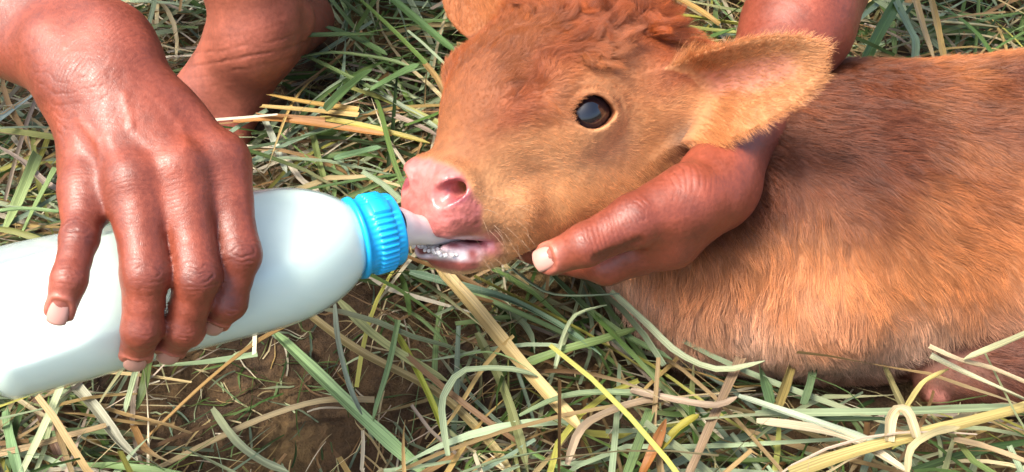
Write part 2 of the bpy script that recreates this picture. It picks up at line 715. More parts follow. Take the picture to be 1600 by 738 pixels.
# ------------------------------------------------------------------ person: hands, forearms and foot
SK = np.array([0.262, 0.058, 0.028])          # brown skin
SK_DARK = np.array([0.128, 0.028, 0.016])
SK_PINK = np.array([0.40, 0.125, 0.080])


def baxis_out(p):
    """direction away from the bottle's axis"""
    d = p - B0
    return unit(d - BAX * (d @ BAX))


class Finger:
    def __init__(s, J, r, nail=None, out=None, knuckles=True):
        s.J = [np.asarray(j, float) for j in J]
        s.r = r
        s.nail = nail                 # (width, length)
        s.out = out
        s.knuckles = knuckles

    def sdf(s, p):
        d = None
        for a_, b_, r1, r2 in zip(s.J[:-1], s.J[1:], s.r[:-1], s.r[1:]):
            mid_ = 0.5 * (a_ + b_)
            rm = 0.5 * (r1 + r2) * 0.925
            e = smin(rcone(p, a_, mid_, r1, rm), rcone(p, mid_, b_, rm, r2), 0.002)
            d = e if d is None else smin(d, e, 0.0035)
        return d

    def frame(s, k, target):
        """along, across, outward at joint k"""
        a_ = unit(s.J[min(k + 1, len(s.J) - 1)] - s.J[max(k - 1, 0)])
        n_ = target - a_ * (target @ a_)
        n_ = unit(n_)
        return a_, np.cross(a_, n_), n_


V3 = lambda *a: np.array(a, float)
TOCAM = -FW
RF = [  # little, ring, middle, index finger of the hand on the bottle: knuckle, two joints, tip
    Finger([P(138, 300, .579), P(124, 373, .559), P(108, 437, .5455), P(95, 482, .5455)], [.0124, .0086, .0079, .0070], (.0102, .0125)),
    Finger([P(212, 288, .573), P(227, 430, .5580), P(222, 514, .5630), P(213, 550, .5760)], [.0136, .0109, .0093, .0080], (.0120, .0120)),
    Finger([P(284, 270, .580), P(308, 434, .5660), P(287, 512, .5750), P(267, 541, .5870)], [.0136, .0109, .0093, .0080], (.0118, .0115)),
    Finger([P(346, 254, .593), P(374, 398, .5800), P(356, 472, .5840), P(338, 496, .5920)], [.0130, .0104, .0091, .0078], (.0112, .0115)),
]
RTHUMB = Finger([P(240, 180, .625), P(305, 240, .648), P(352, 305, .668), P(385, 365, .675)], [.017, .0125, .0115, .0085])
RW = [P(132, 160, .598), P(155, 150, .592), P(185, 138, .592), P(208, 122, .600)]     # wrist bones below each finger
R_ELB = P(-300, -120, .80)
R_WR1, R_WR2 = P(112, 104, .606), P(170, 66, .610)


def right_arm(p):
    pal = None
    for fg, c_, rc in zip(RF, RW, (.0150, .0150, .0150, .0150)):
        e = rcone(p, c_, fg.J[0], rc, fg.r[0] - .0010)
        pal = e if pal is None else smin(pal, e, .009)
    for fg in RF:                                                          # the skin between the fingers
        pal = smin(pal, rcone(p, fg.J[0], fg.J[0] + .36 * (fg.J[1] - fg.J[0]), fg.r[0] - .001, fg.r[0] - .0022), .009)
    pal = smin(pal, ell(p, P(225, 215, .596), (.030, .030, .015), np.stack([RT, UP, FW], 1)), .01)
    pal = smin(pal, rcone(p, P(140, 180, .612), P(130, 270, .598), .015, .012), .01)
    pal = smin(pal, RTHUMB.sdf(p), .010)
    arm = smin(rcone(p, R_WR1, R_ELB + V3(0, 0, -.008), .0195, .036), rcone(p, R_WR2, R_ELB + V3(.0, .0, .012), .0215, .036), .012)
    arm = smin(arm, rcone(p, P(20, 10, .645), P(-180, -75, .73), .026, .042), .02)
    arm = smin(arm, ell(p, P(78, 62, .602), (.009, .009, .009)), .016)      # head of the ulna
    d = smin(pal, arm, .026)
    fs = None
    for fg in RF:
        e = fg.sdf(p)
        fs = e if fs is None else smin(fs, e, .0014)
    d = smin(d, fs, .0045)
    for fg in RF:                                                          # knuckles and tendons
        d = smin(d, ell(p, fg.J[0] - FW * .0050 + UP * .003, (.0085, .0085, .0075)), .008)
    return d


LTH = Finger([P(1075, 312, .680), P(990, 346, .668), P(914, 383, .6625), P(862, 404, .669)], [.021, .0150, .0118, .0098], (.0145, .0135), out=unit(TOCAM + .15 * UP - .35 * RT))
LIDX = Finger([P(1040, 368, .694), P(948, 413, .700), P(868, 402, .728), P(800, 380, .752)], [.0205, .0120, .0100, .0085])
LFG = [Finger([P(1060, 345, .712), P(940, 385, .735), P(850, 372, .760), P(790, 350, .775)], [.019, .0105, .0095, .008]),
       Finger([P(1070, 330, .726), P(950, 360, .760), P(860, 345, .785), P(800, 330, .795)], [.018, .0105, .0095, .008]),
       Finger([P(1080, 320, .738), P(970, 335, .780), P(890, 320, .800), P(840, 310, .808)], [.017, .0095, .0085, .007])]
L_ELB = P(1395, -300, .86)
L_WR = P(1128, 276, .705)


def left_arm(p):
    d = smin(rcone(p, L_WR, P(1160, 192, .742), .0225, .0230), rcone(p, P(1160, 192, .742), P(1247, 40, .782), .0230, .0345), .02)
    d = smin(d, rcone(p, P(1245, 40, .782), L_ELB, .0345, .042), .01)
    hand = rcone(p, P(1108, 305, .692), P(1045, 360, .693), .0225, .0200)
    hand = smin(hand, ell(p, P(1052, 330, .678), (.030, .0195, .018), np.stack([unit(RT - .45 * -UP), unit(UP - .45 * RT), FW], 1)), .008)
    hand = smin(hand, rcone(p, P(1120, 300, .705), P(1060, 340, .735), .020, .018), .01)
    d = smin(d, hand, .014)
    t_ = LTH.sdf(p)
    i_ = LIDX.sdf(p)
    for fg in LFG:
        i_ = smin(i_, fg.sdf(p), .003)
    d = smin(d, i_, .006)
    return smin(d, t_, .0040)


FT = dict(ank=G(396, 62, .085), heel=G(478, 30, .030), knee=V3(-.255, .235, .43))


def right_leg(p):
    d = rcone(p, FT['ank'] + V3(.004, .012, .02), FT['ank'] + .35 * (FT['knee'] - FT['ank']), .033, .042)
    d = smin(d, rcone(p, FT['ank'] + .3 * (FT['knee'] - FT['ank']), FT['knee'], .044, .052), .03)
    d = smin(d, rcone(p, FT['ank'], FT['heel'], .032, .024), .015)
    d = smin(d, ell(p, G(458, 28, .085), (.016, .016, .018)), .015)
    for sx, r_ in ((0, .024), (1, .023)):
        d = smin(d, rcone(p, G(368 + 30 * sx, 78, .070), G(322 + 48 * sx, 148, .036 - .004 * sx), .025, r_), .016)
        d = smin(d, rcone(p, G(322 + 48 * sx, 148, .034), G(318 + 44 * sx, 205, .016), .021, .015), .012)
    for k in range(5):                                                    # toes, under the straw
        d = smin(d, rcone(p, G(312 + 16 * k, 205, .016), G(300 + 17 * k, 238 - 2 * k, .008), .0085, .0075 + .003 * (k == 4)), .004)
    return d


SH_R, SH_L, NECK, HIP = V3(-.20, .33, .47), V3(.20, .36, .49), V3(0, .38, .55), V3(.0, .62, .20)
L_KNEE, L_FOOT = V3(.20, .30, .42), V3(.092, .345, .03)


def rest_of_body(p):
    d = rcone(p, R_ELB, SH_R, .043, .055)
    d = smin(d, right_arm(p) + .0015 + .004 * sstep(-.30, -.27, p[:, 0]), .005)
    d = np.minimum(d, left_arm(p) + .0015 + .004 * sstep(.04, .02, p[:, 1]))
    d = np.minimum(d, right_leg(p) + .0015 + .004 * sstep(.23, .20, p[:, 2]))
    d = np.minimum(d, rcone(p, L_ELB, SH_L, .043, .055))
    d = smin(d, rcone(p, SH_R, SH_L, .065, .065), .05)
    d = smin(d, rcone(p, (SH_R + SH_L) / 2 + V3(0, .06, -.04), HIP, .115, .13), .06)
    d = smin(d, rcone(p, NECK, NECK + V3(0, -.04, .09), .05, .048), .03)
    d = smin(d, ell(p, NECK + V3(0, -.075, .17), (.075, .092, .110)), .02)
    d = smin(d, rcone(p, NECK + V3(0, -.158, .165), NECK + V3(0, -.178, .145), .008, .013), .01)
    for kn, hx in ((FT['knee'], -.09), (L_KNEE, .09)):
        d = smin(d, rcone(p, HIP + V3(hx, 0, -.01), kn, .085, .058), .04)
    d = smin(d, rcone(p, L_KNEE, L_FOOT + V3(0, .03, .06), .052, .034), .02)
    d = smin(d, rcone(p, L_FOOT + V3(0, .03, .03), L_FOOT + V3(0, -.12, .0), .03, .02), .02)
    return d


def wrinkle(v, nrm, at, fr, size, amp, period, oval, seed):
    """creased skin over a joint: displacement along the normal"""
    a_, b_, n_ = fr
    d = v - at
    m = np.einsum('ij,ij->i', d, d) < (size * 2.2) ** 2
    out = np.zeros(len(v))
    if not m.any():
        return out
    d = d[m]
    s, t = d @ a_, d @ b_
    s = s + 0.0015 * vnoise(d, 200, seed) + 0.0006 * vnoise(d, 550, seed + 1)
    rho = np.sqrt(s ** 2 + (oval * t) ** 2)
    wgt = np.exp(-(s / size) ** 2 * 1.6 - (t / (size * 1.05)) ** 2 * 1.3) * sstep(0.05, 0.55, nrm[m] @ n_)
    ph = rho / period * np.pi
    cre = -np.exp(-((np.sin(ph)) / 0.42) ** 2) + 0.45
    out[m] = amp * wgt * cre * np.clip(0.7 + 0.9 * vnoise(d, 260, seed + 2), 0.1, 1.5)
    return out


def nail_press(v, at, fr, wd, ln):
    a_, b_, n_ = fr
    d = v - at
    s, t, h = d @ a_, d @ b_, d @ n_
    near = (np.abs(s) < .02) & (np.abs(t) < .02) & (h > -.006)
    rho = ((np.abs(s) / (ln * .5)) ** 3 + (np.abs(t) / (wd * .5)) ** 3) ** (1 / 3)
    ins = -.0004 * (1 - sstep(.86, 1.0, rho))
    rim = .0007 * np.exp(-((rho - 1.16) / .16) ** 2) * (s < ln * .32)
    return np.where(near, ins + rim, 0), np.where(near, np.exp(-((rho - 1.1) / .35) ** 2), 0)


def nail_mesh(at, fr, wd, ln, rc):
    """curved plate: across u, along w"""
    a_, b_, n_ = fr
    nu_, nw_ = 13, 13
    v, q = [], []
    for iu in range(nu_):
        for iw in range(nw_):
            u_, w_ = iu / (nu_ - 1) * 2 - 1, iw / (nw_ - 1) * 2 - 1
            tap = 1 - .13 * (1 - (w_ + 1) / 2) ** 2
            uu = u_ * math.sqrt(max(0, 1 - .42 * w_ ** 2)) if w_ < 0 else u_ * (1 - .10 * w_ ** 3)
            ww = w_ if w_ < 0 else w_ * (1 - .16 * u_ ** 2)
            ang = uu * tap * wd * .5 / rc
            h = rc * (math.cos(ang) - 1) - .0009 * (w_ - .1) ** 2 * (1.2 if w_ > 0 else .15) - .0004 * (abs(u_) > .98)
            v.append(at + a_ * (ww * ln * .5) + b_ * (rc * math.sin(ang)) + n_ * (h + .0001))
    for iu in range(nu_ - 1):
        for iw in range(nw_ - 1):
            k = iu * nw_ + iw
            q.append((k, k + nw_, k + nw_ + 1, k + 1))
    v = np.array(v)
    top = len(v)
    v2 = v - n_ * .0011
    vv = np.concatenate([v, v2])
    qq = [tuple(x) for x in q] + [tuple(top + y for y in x[::-1]) for x in q]
    ring = [iw for iw in range(nw_)] + [(iu * nw_ + nw_ - 1) for iu in range(1, nu_)] + [((nu_ - 1) * nw_ + iw) for iw in range(nw_ - 2, -1, -1)] + [iu * nw_ for iu in range(nu_ - 2, 0, -1)]
    for k in range(len(ring)):
        x, y = ring[k], ring[(k + 1) % len(ring)]
        qq.append((x, y, y + top, x + top))
    return vv, qq


def limb_box(fn, lo, hi, vox, sub=True):
    v, q = sdf_mesh(fn, lo, hi, vox)
    v = relax(v, q, 4, .5)
    if sub:
        v, q = subdivide(v, q)
        v = relax(v, q, 3, .5)
    return v, q


person = empty('person', Vector((0, .5, 0)), 'squatting barefoot person feeding milk to the calf, two brown forearms and hands', 'person')
nails = []
parts_v, parts_q, parts_c = [], [], []
base = 0


def project_on(v, nrm, at, n_):
    """surface point of the finger nearest to the line from its core along n_"""
    d = v - at
    h = d @ n_
    lat = np.linalg.norm(d - h[:, None] * n_, axis=1)
    k = np.argmin(lat + (h < .002) * 1)
    return at + n_ * h[k]


def skin_part(v, q, fingers, seedbase, extra=None, tone=0.0):
    global base
    nrm = vnormals(v, q)
    disp = np.zeros(len(v))
    dark = np.zeros(len(v))
    pink = np.zeros(len(v))
    for i, fg in enumerate(fingers):
        o = (lambda at: fg.out) if fg.out is not None else baxis_out
        if fg.knuckles:
            for kj, (size, amp, per, ov) in {1: (.0090, .00052, .0024, .42), 2: (.0058, .00034, .0021, .10)}.items():
                if fg.nail and len(fg.J) == 4:
                    fr = fg.frame(kj, o(fg.J[kj]))
                    at = fg.J[kj] + fr[2] * fg.r[kj] * .8
                    disp += wrinkle(v, nrm, at, fr, size, amp, per, ov, seedbase + 10 * i + kj)
                    dd = np.linalg.norm((v - at), axis=1)
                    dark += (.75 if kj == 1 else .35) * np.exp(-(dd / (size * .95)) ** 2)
        if fg.nail:
            wd, ln = fg.nail
            tip, prev = fg.J[-1], fg.J[-2]
            a_ = unit(tip - prev)
            n_ = o(tip) + (.75 * TOCAM if fg.out is None else 0)
            n_ = unit(n_ - a_ * (n_ @ a_))
            fr = (a_, np.cross(a_, n_), n_)
            core = tip + a_ * (fg.r[-1] * .20)
            at = project_on(v, nrm, core, n_)
            dp, pk = nail_press(v, at, fr, wd, ln)
            disp += dp
            pink += .7 * pk
            nails.append((at - n_ * .0001 - a_ * .0004, fr, wd * .97, ln * .97, fg.r[-1] * 1.02))
            pink += .5 * np.exp(-(np.linalg.norm(v - tip, axis=1) / .014) ** 2)
    if extra is not None:
        de, dk = extra(v, nrm)
        disp += de
        dark += dk
    # fine cross-hatched relief everywhere, broad veins
    disp += .00006 * vnoise(v, 700, 5) + .00010 * vnoise(v, 210, 6)
    v = v + nrm * disp[:, None]
    mott = .5 + .5 * fbm(v, 38, 3, 9)
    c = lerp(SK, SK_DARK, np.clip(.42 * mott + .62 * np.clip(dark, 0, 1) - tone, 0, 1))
    c = lerp(c, SK_PINK, np.clip(pink * .7 + tone, 0, .85))
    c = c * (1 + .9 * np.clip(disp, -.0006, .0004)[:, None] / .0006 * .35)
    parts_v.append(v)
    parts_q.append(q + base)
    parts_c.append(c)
    base += len(v)


def lines_across(v, nrm, at, ax, spread, period, amp, seed, width, facing=None):
    d = v - at
    s = d @ ax
    s = s + .0016 * vnoise(v, 90, seed) + .0007 * vnoise(v, 260, seed + 1)
    lat = np.linalg.norm(d - (d @ ax)[:, None] * ax, axis=1)
    wgt = np.exp(-(s / spread) ** 2) * np.exp(-(lat / width) ** 4)
    return amp * wgt * (-np.exp(-(np.sin(s / period * np.pi) / .4) ** 2) + .4) * (.6 + .6 * vnoise(v, 130, seed + 2))


def r_extra(v, nrm):
    ax = unit(P(150, 100, .60) - P(60, 60, .62))
    e = lines_across(v, nrm, P(98, 150, .585), unit(V3(.25, .3, -.9)), .016, .0026, .00026, 40, .030)
    e += lines_across(v, nrm, P(150, 108, .585), ax, .022, .0019, .00022, 44, .05)
    # wrinkled slack skin at the base of the fingers, tendons to the knuckles
    back = sstep(.1, .6, nrm @ TOCAM)
    for fg, c_ in zip(RF, RW):
        a_, b_ = c_ - FW * .012, fg.J[0] - FW * .012
        ba = b_ - a_
        tt = np.clip((v - a_) @ ba / (ba @ ba), 0, 1.05)
        lat = np.linalg.norm(np.cross(v - a_, unit(ba)), axis=1)
        e += .0007 * np.exp(-(lat / .0035) ** 2) * back * sstep(.25, .6, tt) * (1 - sstep(.95, 1.1, tt))
        e += lines_across(v, nrm, fg.J[0] - FW * .010 + (fg.J[1] - fg.J[0]) * .12, unit(fg.J[1] - fg.J[0]), .017, .0020, .00017, 60, .013) * back
    # veins
    for pts in ([(130, 190), (165, 225), (170, 262)], [(200, 150), (215, 200), (245, 235)], [(255, 160), (285, 200), (300, 230)]):
        for (x0, y0), (x1, y1) in zip(pts[:-1], pts[1:]):
            a_, b_ = P(x0, y0, .58), P(x1, y1, .58)
            w_ = v - a_
            w_ = w_ - np.outer(w_ @ FW, FW)
            ba = b_ - a_
            ba = ba - FW * (ba @ FW)
            tt = np.clip(w_ @ ba / (ba @ ba), 0, 1)
            lat = np.linalg.norm(w_ - tt[:, None] * ba, axis=1)
            e += .0006 * np.exp(-(lat / .0022) ** 2) * back * .7
    return e, .15 * back * vnoise(v, 30, 77)


def l_extra(v, nrm):
    e = lines_across(v, nrm, P(1085, 262, .665), unit(V3(.75, .1, -.45)), .010, .0030, .00055, 80, .022)
    e += lines_across(v, nrm, P(975, 362, .655), unit(V3(.8, .0, .5)), .012, .0021, .00030, 84, .018)
    e += lines_across(v, nrm, P(925, 380, .652), unit(V3(.9, .0, .4)), .008, .0022, .00040, 86, .012)
    # fold between thumb and palm
    a_, b_ = P(930, 404, .66), P(1000, 378, .66)
    w_ = v - a_
    w_ = w_ - np.outer(w_ @ FW, FW)
    ba = b_ - a_
    tt = np.clip(w_ @ ba / (ba @ ba), 0, 1)
    lat = np.linalg.norm(w_ - tt[:, None] * ba, axis=1)
    e += -.0011 * np.exp(-((lat + .0008 * vnoise(v, 160, 7)) / .0024) ** 2) * sstep(.0, .4, nrm @ TOCAM)
    return e, 0.25 * sstep(.2, -.5, nrm @ UP)  # skin darkened where it faces down: underside shade put into the colour


def f_extra(v, nrm):
    ax = unit(FT['knee'] - FT['ank'])
    e = lines_across(v, nrm, FT['ank'] + V3(0, -.02, .0), unit(V3(-.2, .5, .85)), .014, .0085, .0009, 90, .06)
    return e, 0 * e


# the hand on the bottle, the hand under the jaw, the near foot: fine; the rest of the body coarser
v, q = limb_box(right_arm, (-.335, -.30, .10), (-.09, -.02, .32), .0013)
skin_part(v, q, RF, 100, r_extra)
v, q = limb_box(left_arm, (-.03, -.19, .05), (.25, .06, .30), .0014)
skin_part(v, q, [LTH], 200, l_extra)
v, q = limb_box(right_leg, (-.33, .0, -.02), (-.10, .30, .26), .0026)
skin_part(v, q, [], 300, f_extra, tone=.62)
v, q = sdf_mesh(rest_of_body, (-.55, -.06, -.03), (.52, .85, .86), .009)
v = relax(v, q, 3)
skin_part(v, q, [], 400)
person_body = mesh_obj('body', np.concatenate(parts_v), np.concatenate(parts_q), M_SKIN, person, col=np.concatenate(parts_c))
for at, fr, wd, ln, rc in nails:
    nv, nq = nail_mesh(at, fr, wd, ln, rc * 1.05)
    mesh_obj('fingernail', nv, nq, M_NAIL, person_body)


def shirt_sdf(p):
    d = rcone(p, SH_R, SH_L, .075, .075)
    d = smin(d, rcone(p, (SH_R + SH_L) / 2 + V3(0, .06, -.04), HIP + V3(0, -.03, .04), .128, .142), .06)
    d = smin(d, rcone(p, SH_R, SH_R + .55 * (R_ELB - SH_R), .068, .064), .03)
    return smin(d, rcone(p, SH_L, SH_L + .5 * (L_ELB - SH_L), .068, .064), .03)


def shorts_sdf(p):
    d = rcone(p, HIP + V3(-.05, 0, 0), HIP + V3(.05, 0, 0), .145, .145)
    for kn, hx in ((FT['knee'], -.09), (L_KNEE, .09)):
        d = smin(d, rcone(p, HIP + V3(hx, 0, -.01), HIP + V3(hx, 0, -.01) + .85 * (kn - HIP - V3(hx, 0, -.01)), .097, .078), .03)
    return d


for nm, fn, mt in (('shirt', shirt_sdf, M_SHIRT), ('shorts', shorts_sdf, M_SHORTS)):
    v, q = sdf_mesh(fn, (-.5, .0, -.03), (.5, .85, .72), .008)
    v = relax(v, q, 2)
    nrm = vnormals(v, q)
    v = v + nrm * (.006 * fbm(v, 14, 2, 4))[:, None]
    mesh_obj(nm, v, q, mt, person)
hv, hq = sdf_mesh(lambda p: smax(ell(p, NECK + V3(0, -.068, .185), (.083, .100, .112)), -ell(p, NECK + V3(0, -.135, .13), (.062, .06, .085)), .01), (-.12, .15, .55), (.12, .5, .88), .005)
mesh_obj('hair', relax(hv, hq, 1), hq, cloth_material('black_hair', (.012, .010, .009)), person)
print('person', base, round(time.time() - T0, 1))

# ------------------------------------------------------------------ calf
HR = np.array([[-.7202, .6855, -.107], [-.6686, -.6446, .3708], [.1852, .3386, .9225]])   # columns: forward, left, up of the head
HT = CAM + (np.array([.0061, -.0454, .1488]) - CAM) * .98 + np.array([.0062, -.0012, -.0012])
HS = 1.1225 * .98


def Hw(x, y, z):
    return HT + HS * (HR @ np.array([x, y, z], float))


EYE_SGN = 1.0
EYE_C, EYE_R = (-.001, .0370, .009), .0150


def eye_frame(sy):
    c = unit(V3(.40, sy * .88, .22))
    a_ = unit(V3(-.93, 0, -.30))
    a_ = unit(a_ - c * (a_ @ c))
    return a_, np.cross(c, a_), c


def mouth_uw(q):
    dx, dz = q[:, 0] - .074, q[:, 2] + .0425
    return .957 * dx + .29 * dz, -.29 * dx + .957 * dz


def head_local(q):
    d = ell(q, (-.038, 0, .008), (.052, .051, .048))
    d = smin(d, ell(q, (-.002, 0, .014), (.052, .0405, .033)), .03)
    d = smin(d, rcone(q, (.002, 0, .006), (.056, 0, -.018), .0325, .0212), .02)
    d = smin(d, ell(q, (.0655, 0, -.0205), (.0155, .0208, .0160)), .010)
    qa = q.copy()
    qa[:, 1] = np.abs(qa[:, 1])
    d = smin(d, ell(qa, (-.028, .0245, -.018), (.043, .0240, .036)), .022)
    d = smin(d, rcone(qa, (-.046, .027, -.032), (.042, .012, -.050), .023, .0140), .018)
    d = smin(d, ell(q, (.058, 0, -.0550), (.0205, .0195, .0115)), .012)
    d = smin(d, rcone(q, (.052, 0, -.0525), (.084, 0, -.0440), .0116, .0070), .010)
    d = smin(d, rcone(qa, (.038, .017, -.034), (.074, .010, -.0290), .0140, .0100), .014)
    d = smin(d, ell(qa, EYE_C, (.0185, .0160, .0165)), .012)
    d = smin(d, rcone(qa, (-.016, .0385, .022), (.014, .0365, .024), .0070, .0080), .014)
    d = smin(d, ell(qa, (-.054, .050, .006), (.020, .020, .020)), .028)          # root of the ear
    d = smin(d, ell(qa, (.070, .0144, -.0128), (.0112, .0090, .0100)), .007)      # wings of the nostrils
    # nostril: a comma-shaped opening
    d = smax(d, -rcone(qa, (.0815, .0150, -.0138), (.0715, .0248, -.0092), .0052, .0034), .0025)
    d = smax(d, -rcone(qa, (.0800, .0200, -.0120), (.060, .0150, -.014), .0050, .0030), .002)
    # mouth, open round the nipple
    u_, w_ = mouth_uw(q)
    m = ell(np.stack([u_, q[:, 1], w_], 1), (.010, 0, 0), (.034, .030, .0016))
    m = np.minimum(m, rcone(q, (.097, .002, -.0370), (.062, 0, -.0455), .0092, .0040))
    d = smax(d, -m, .004)
    # eye socket and the opening of the lids
    c_ = np.asarray(EYE_C, f32)
    for sy in (1,):
        r_ = qa - c_
        a_, b_, n_ = eye_frame(1)
        u_, w_, h_ = r_ @ a_.astype(f32), r_ @ b_.astype(f32), r_ @ n_.astype(f32)
        hh = .0086 * (1 - (u_ / .0140) ** 2)
        alm = np.where(np.abs(u_) < .0140, np.abs(w_ - .0004) - np.maximum(hh, 0), np.sqrt((np.abs(u_) - .0140) ** 2 + w_ ** 2))
        ball = np.sqrt((r_ * r_).sum(1))
        # lids hug the ball
        d = smin(d, ball - (EYE_R + .0018), .010)
        # crease above the upper lid, below the lower lid
        rr = np.sqrt((u_ / 1.35) ** 2 + w_ ** 2)
        d = d + .0009 * np.exp(-((rr - .0132) / .0012) ** 2) * (h_ > 0) * sstep(.001, .005, w_ * EYE_SGN)
        cut = np.maximum(alm, -h_)
        d = smax(d, -cut, .0012)
        d = np.maximum(d, -(ball - EYE_R * .985))
    return d


class Ear:
    def __init__(s, base_, tip_, nrm_, hw, scoop, thick=.0021):
        s.b = np.asarray(base_, float)
        s.L = float(np.linalg.norm(tip_ - base_))
        s.u = unit(tip_ - base_)
        n_ = nrm_ - s.u * (nrm_ @ s.u)
        s.n = unit(n_)
        s.v = np.cross(s.n, s.u)
        s.hw, s.scoop, s.th = hw, scoop, thick

    def coords(s, p):
        d = p - s.b.astype(f32)
        return d @ s.u.astype(f32) / s.L, d @ s.v.astype(f32), d @ s.n.astype(f32)

    def half(s, u, v=None):
        uc = np.clip(u, 0, 1)
        if v is not None:                     # the lower lobe is fuller near the root and runs in towards the tip
            lowr = s.hw * 1.15 * (.60 + .40 * np.sin(np.pi * np.clip(uc * 1.8, 0, .5))) * np.clip(1 - np.clip((uc - .22) / .78, 0, 1) ** 1.8, 0, 1) ** .66
            return np.where(v > 0, s.half(u) * .92, lowr)
        return s.hw * np.maximum(.50 + .50 * np.sin(np.pi * np.clip(uc * 1.28, 0, .5 + .0)) + 0 * uc, .2) * np.sqrt(np.clip(1 - np.clip((uc - .45) / .55, 0, 1) ** 2.4, 0.0, 1))

    def mid(s, u, v):
        e = v / s.hw
        return s.scoop * (e * e) * (1.15 - .6 * np.clip(u, 0, 1)) - .006 * (1 - np.clip(u, 0, 1)) * np.exp(-(e / .6) ** 2)

    def sdf(s, p):
        u, v, w_ = s.coords(p)
        o = np.abs(v) - s.half(u, v)
        o = np.maximum(o, (u - 1) * s.L)
        o = np.maximum(o, -(u + .12) * s.L)
        sh = (np.abs(w_ - s.mid(u, v)) - s.th * (1.35 - .6 * np.clip(u, 0, 1))) * .72
        d = smax(o * .8, sh, .0022)
        bx = np.sqrt(np.maximum(np.maximum(o, 0), np.abs(w_) - .03).clip(0) ** 2)
        return np.where(np.abs(w_) > .03, np.maximum(d, bx), d)


EAR_L = Ear(P(1050, 150, .716), P(1306, 90, .636), unit(TOCAM - .25 * UP + .1 * RT), .0255, .0130)
EAR_R = Ear(P(762, 62, .795), P(708, -105, .800), unit(TOCAM - .55 * RT), .0225, .007)


def barrel(p, cy_, cz, hw, hh, x0, x1, r=.10):
    qy, qz = (p[:, 1] - cy_) / hw * r, (p[:, 2] - cz) / hh * r
    qx = p[:, 0] - np.clip(p[:, 0], x0, x1)
    return (np.sqrt(qx ** 2 + qy ** 2 + qz ** 2) - r) * min(hw, hh) / r


NK = Hw(-.045, 0, -.012)
LEG = [P(1474, 592, .757), P(1560, 580, .752), P(1720, 550, .745)]


def calf_body(p):
    d = barrel(p, -.028, (.036 + .15 * np.clip(p[:, 0] - .2, -.1, .2)), .110, .097, .215, .62)
    d = smin(d, ell(p, (.225, -.055, .060), (.085, .085, .068)), .04)            # shoulder
    d = smin(d, rcone(p, (.20, -.062, .068), (.128, -.085, .055), .075, .060), .03)   # brisket
    d = smin(d, rcone(p, (.22, -.015, .055), NK, .070, .048), .05)               # neck
    d = smin(d, rcone(p, (.16, -.06, .07), Hw(-.03, 0, -.035), .058, .035), .04)
    d = smin(d, rcone(p, (.205, -.070, .096), (.178, -.108, .050), .030, .030), .035)     # upper foreleg under the skin
    d = smin(d, ell(p, P(1285, 500, .728), (.026, .018, .022)), .03)             # elbow
    d = smin(d, ell(p, (.60, -.085, .085), (.12, .065, .085)), .04)             # haunch
    d = smin(d, ell(p, (.40, -.07, .050), (.12, .070, .050)), .05)             # belly
    leg = smin(rcone(p, LEG[0], LEG[1], .0185, .0205), rcone(p, LEG[1], LEG[2], .0205, .027), .01)
    return smin(d, leg, .004)


def calf_sdf(p):
    q = ((p - HT.astype(f32)) @ HR.astype(f32)) / f32(HS)
    far = np.sqrt((q * q).sum(1)) > .20
    h = np.full(len(p), 1.0, f32)
    if (~far).any():
        h[~far] = head_local(q[~far]) * HS
    h[far] = (np.sqrt((q[far] ** 2).sum(1)) - .14) * HS
    h = smin(h, EAR_L.sdf(p), .012)
    h = smin(h, EAR_R.sdf(p), .008)
    b = calf_body(p)
    return smin(b, h, .018)


def cm(c):      # sRGB 0-255 to linear
    c = np.array(c, float) / 255
    return np.where(c <= .04045, c / 12.92, ((c + .055) / 1.055) ** 2.4)


C_TAN, C_RED, C_BRN, C_FLANK = cm((222, 160, 106)), cm((154, 80, 42)), cm((110, 60, 36)), cm((196, 128, 78))
C_PALE, C_GREY, C_PINK, C_LOW, C_NOSE = cm((236, 196, 148)), cm((132, 106, 92)), cm((214, 140, 124)), cm((212, 176, 150)), cm((200, 116, 108))


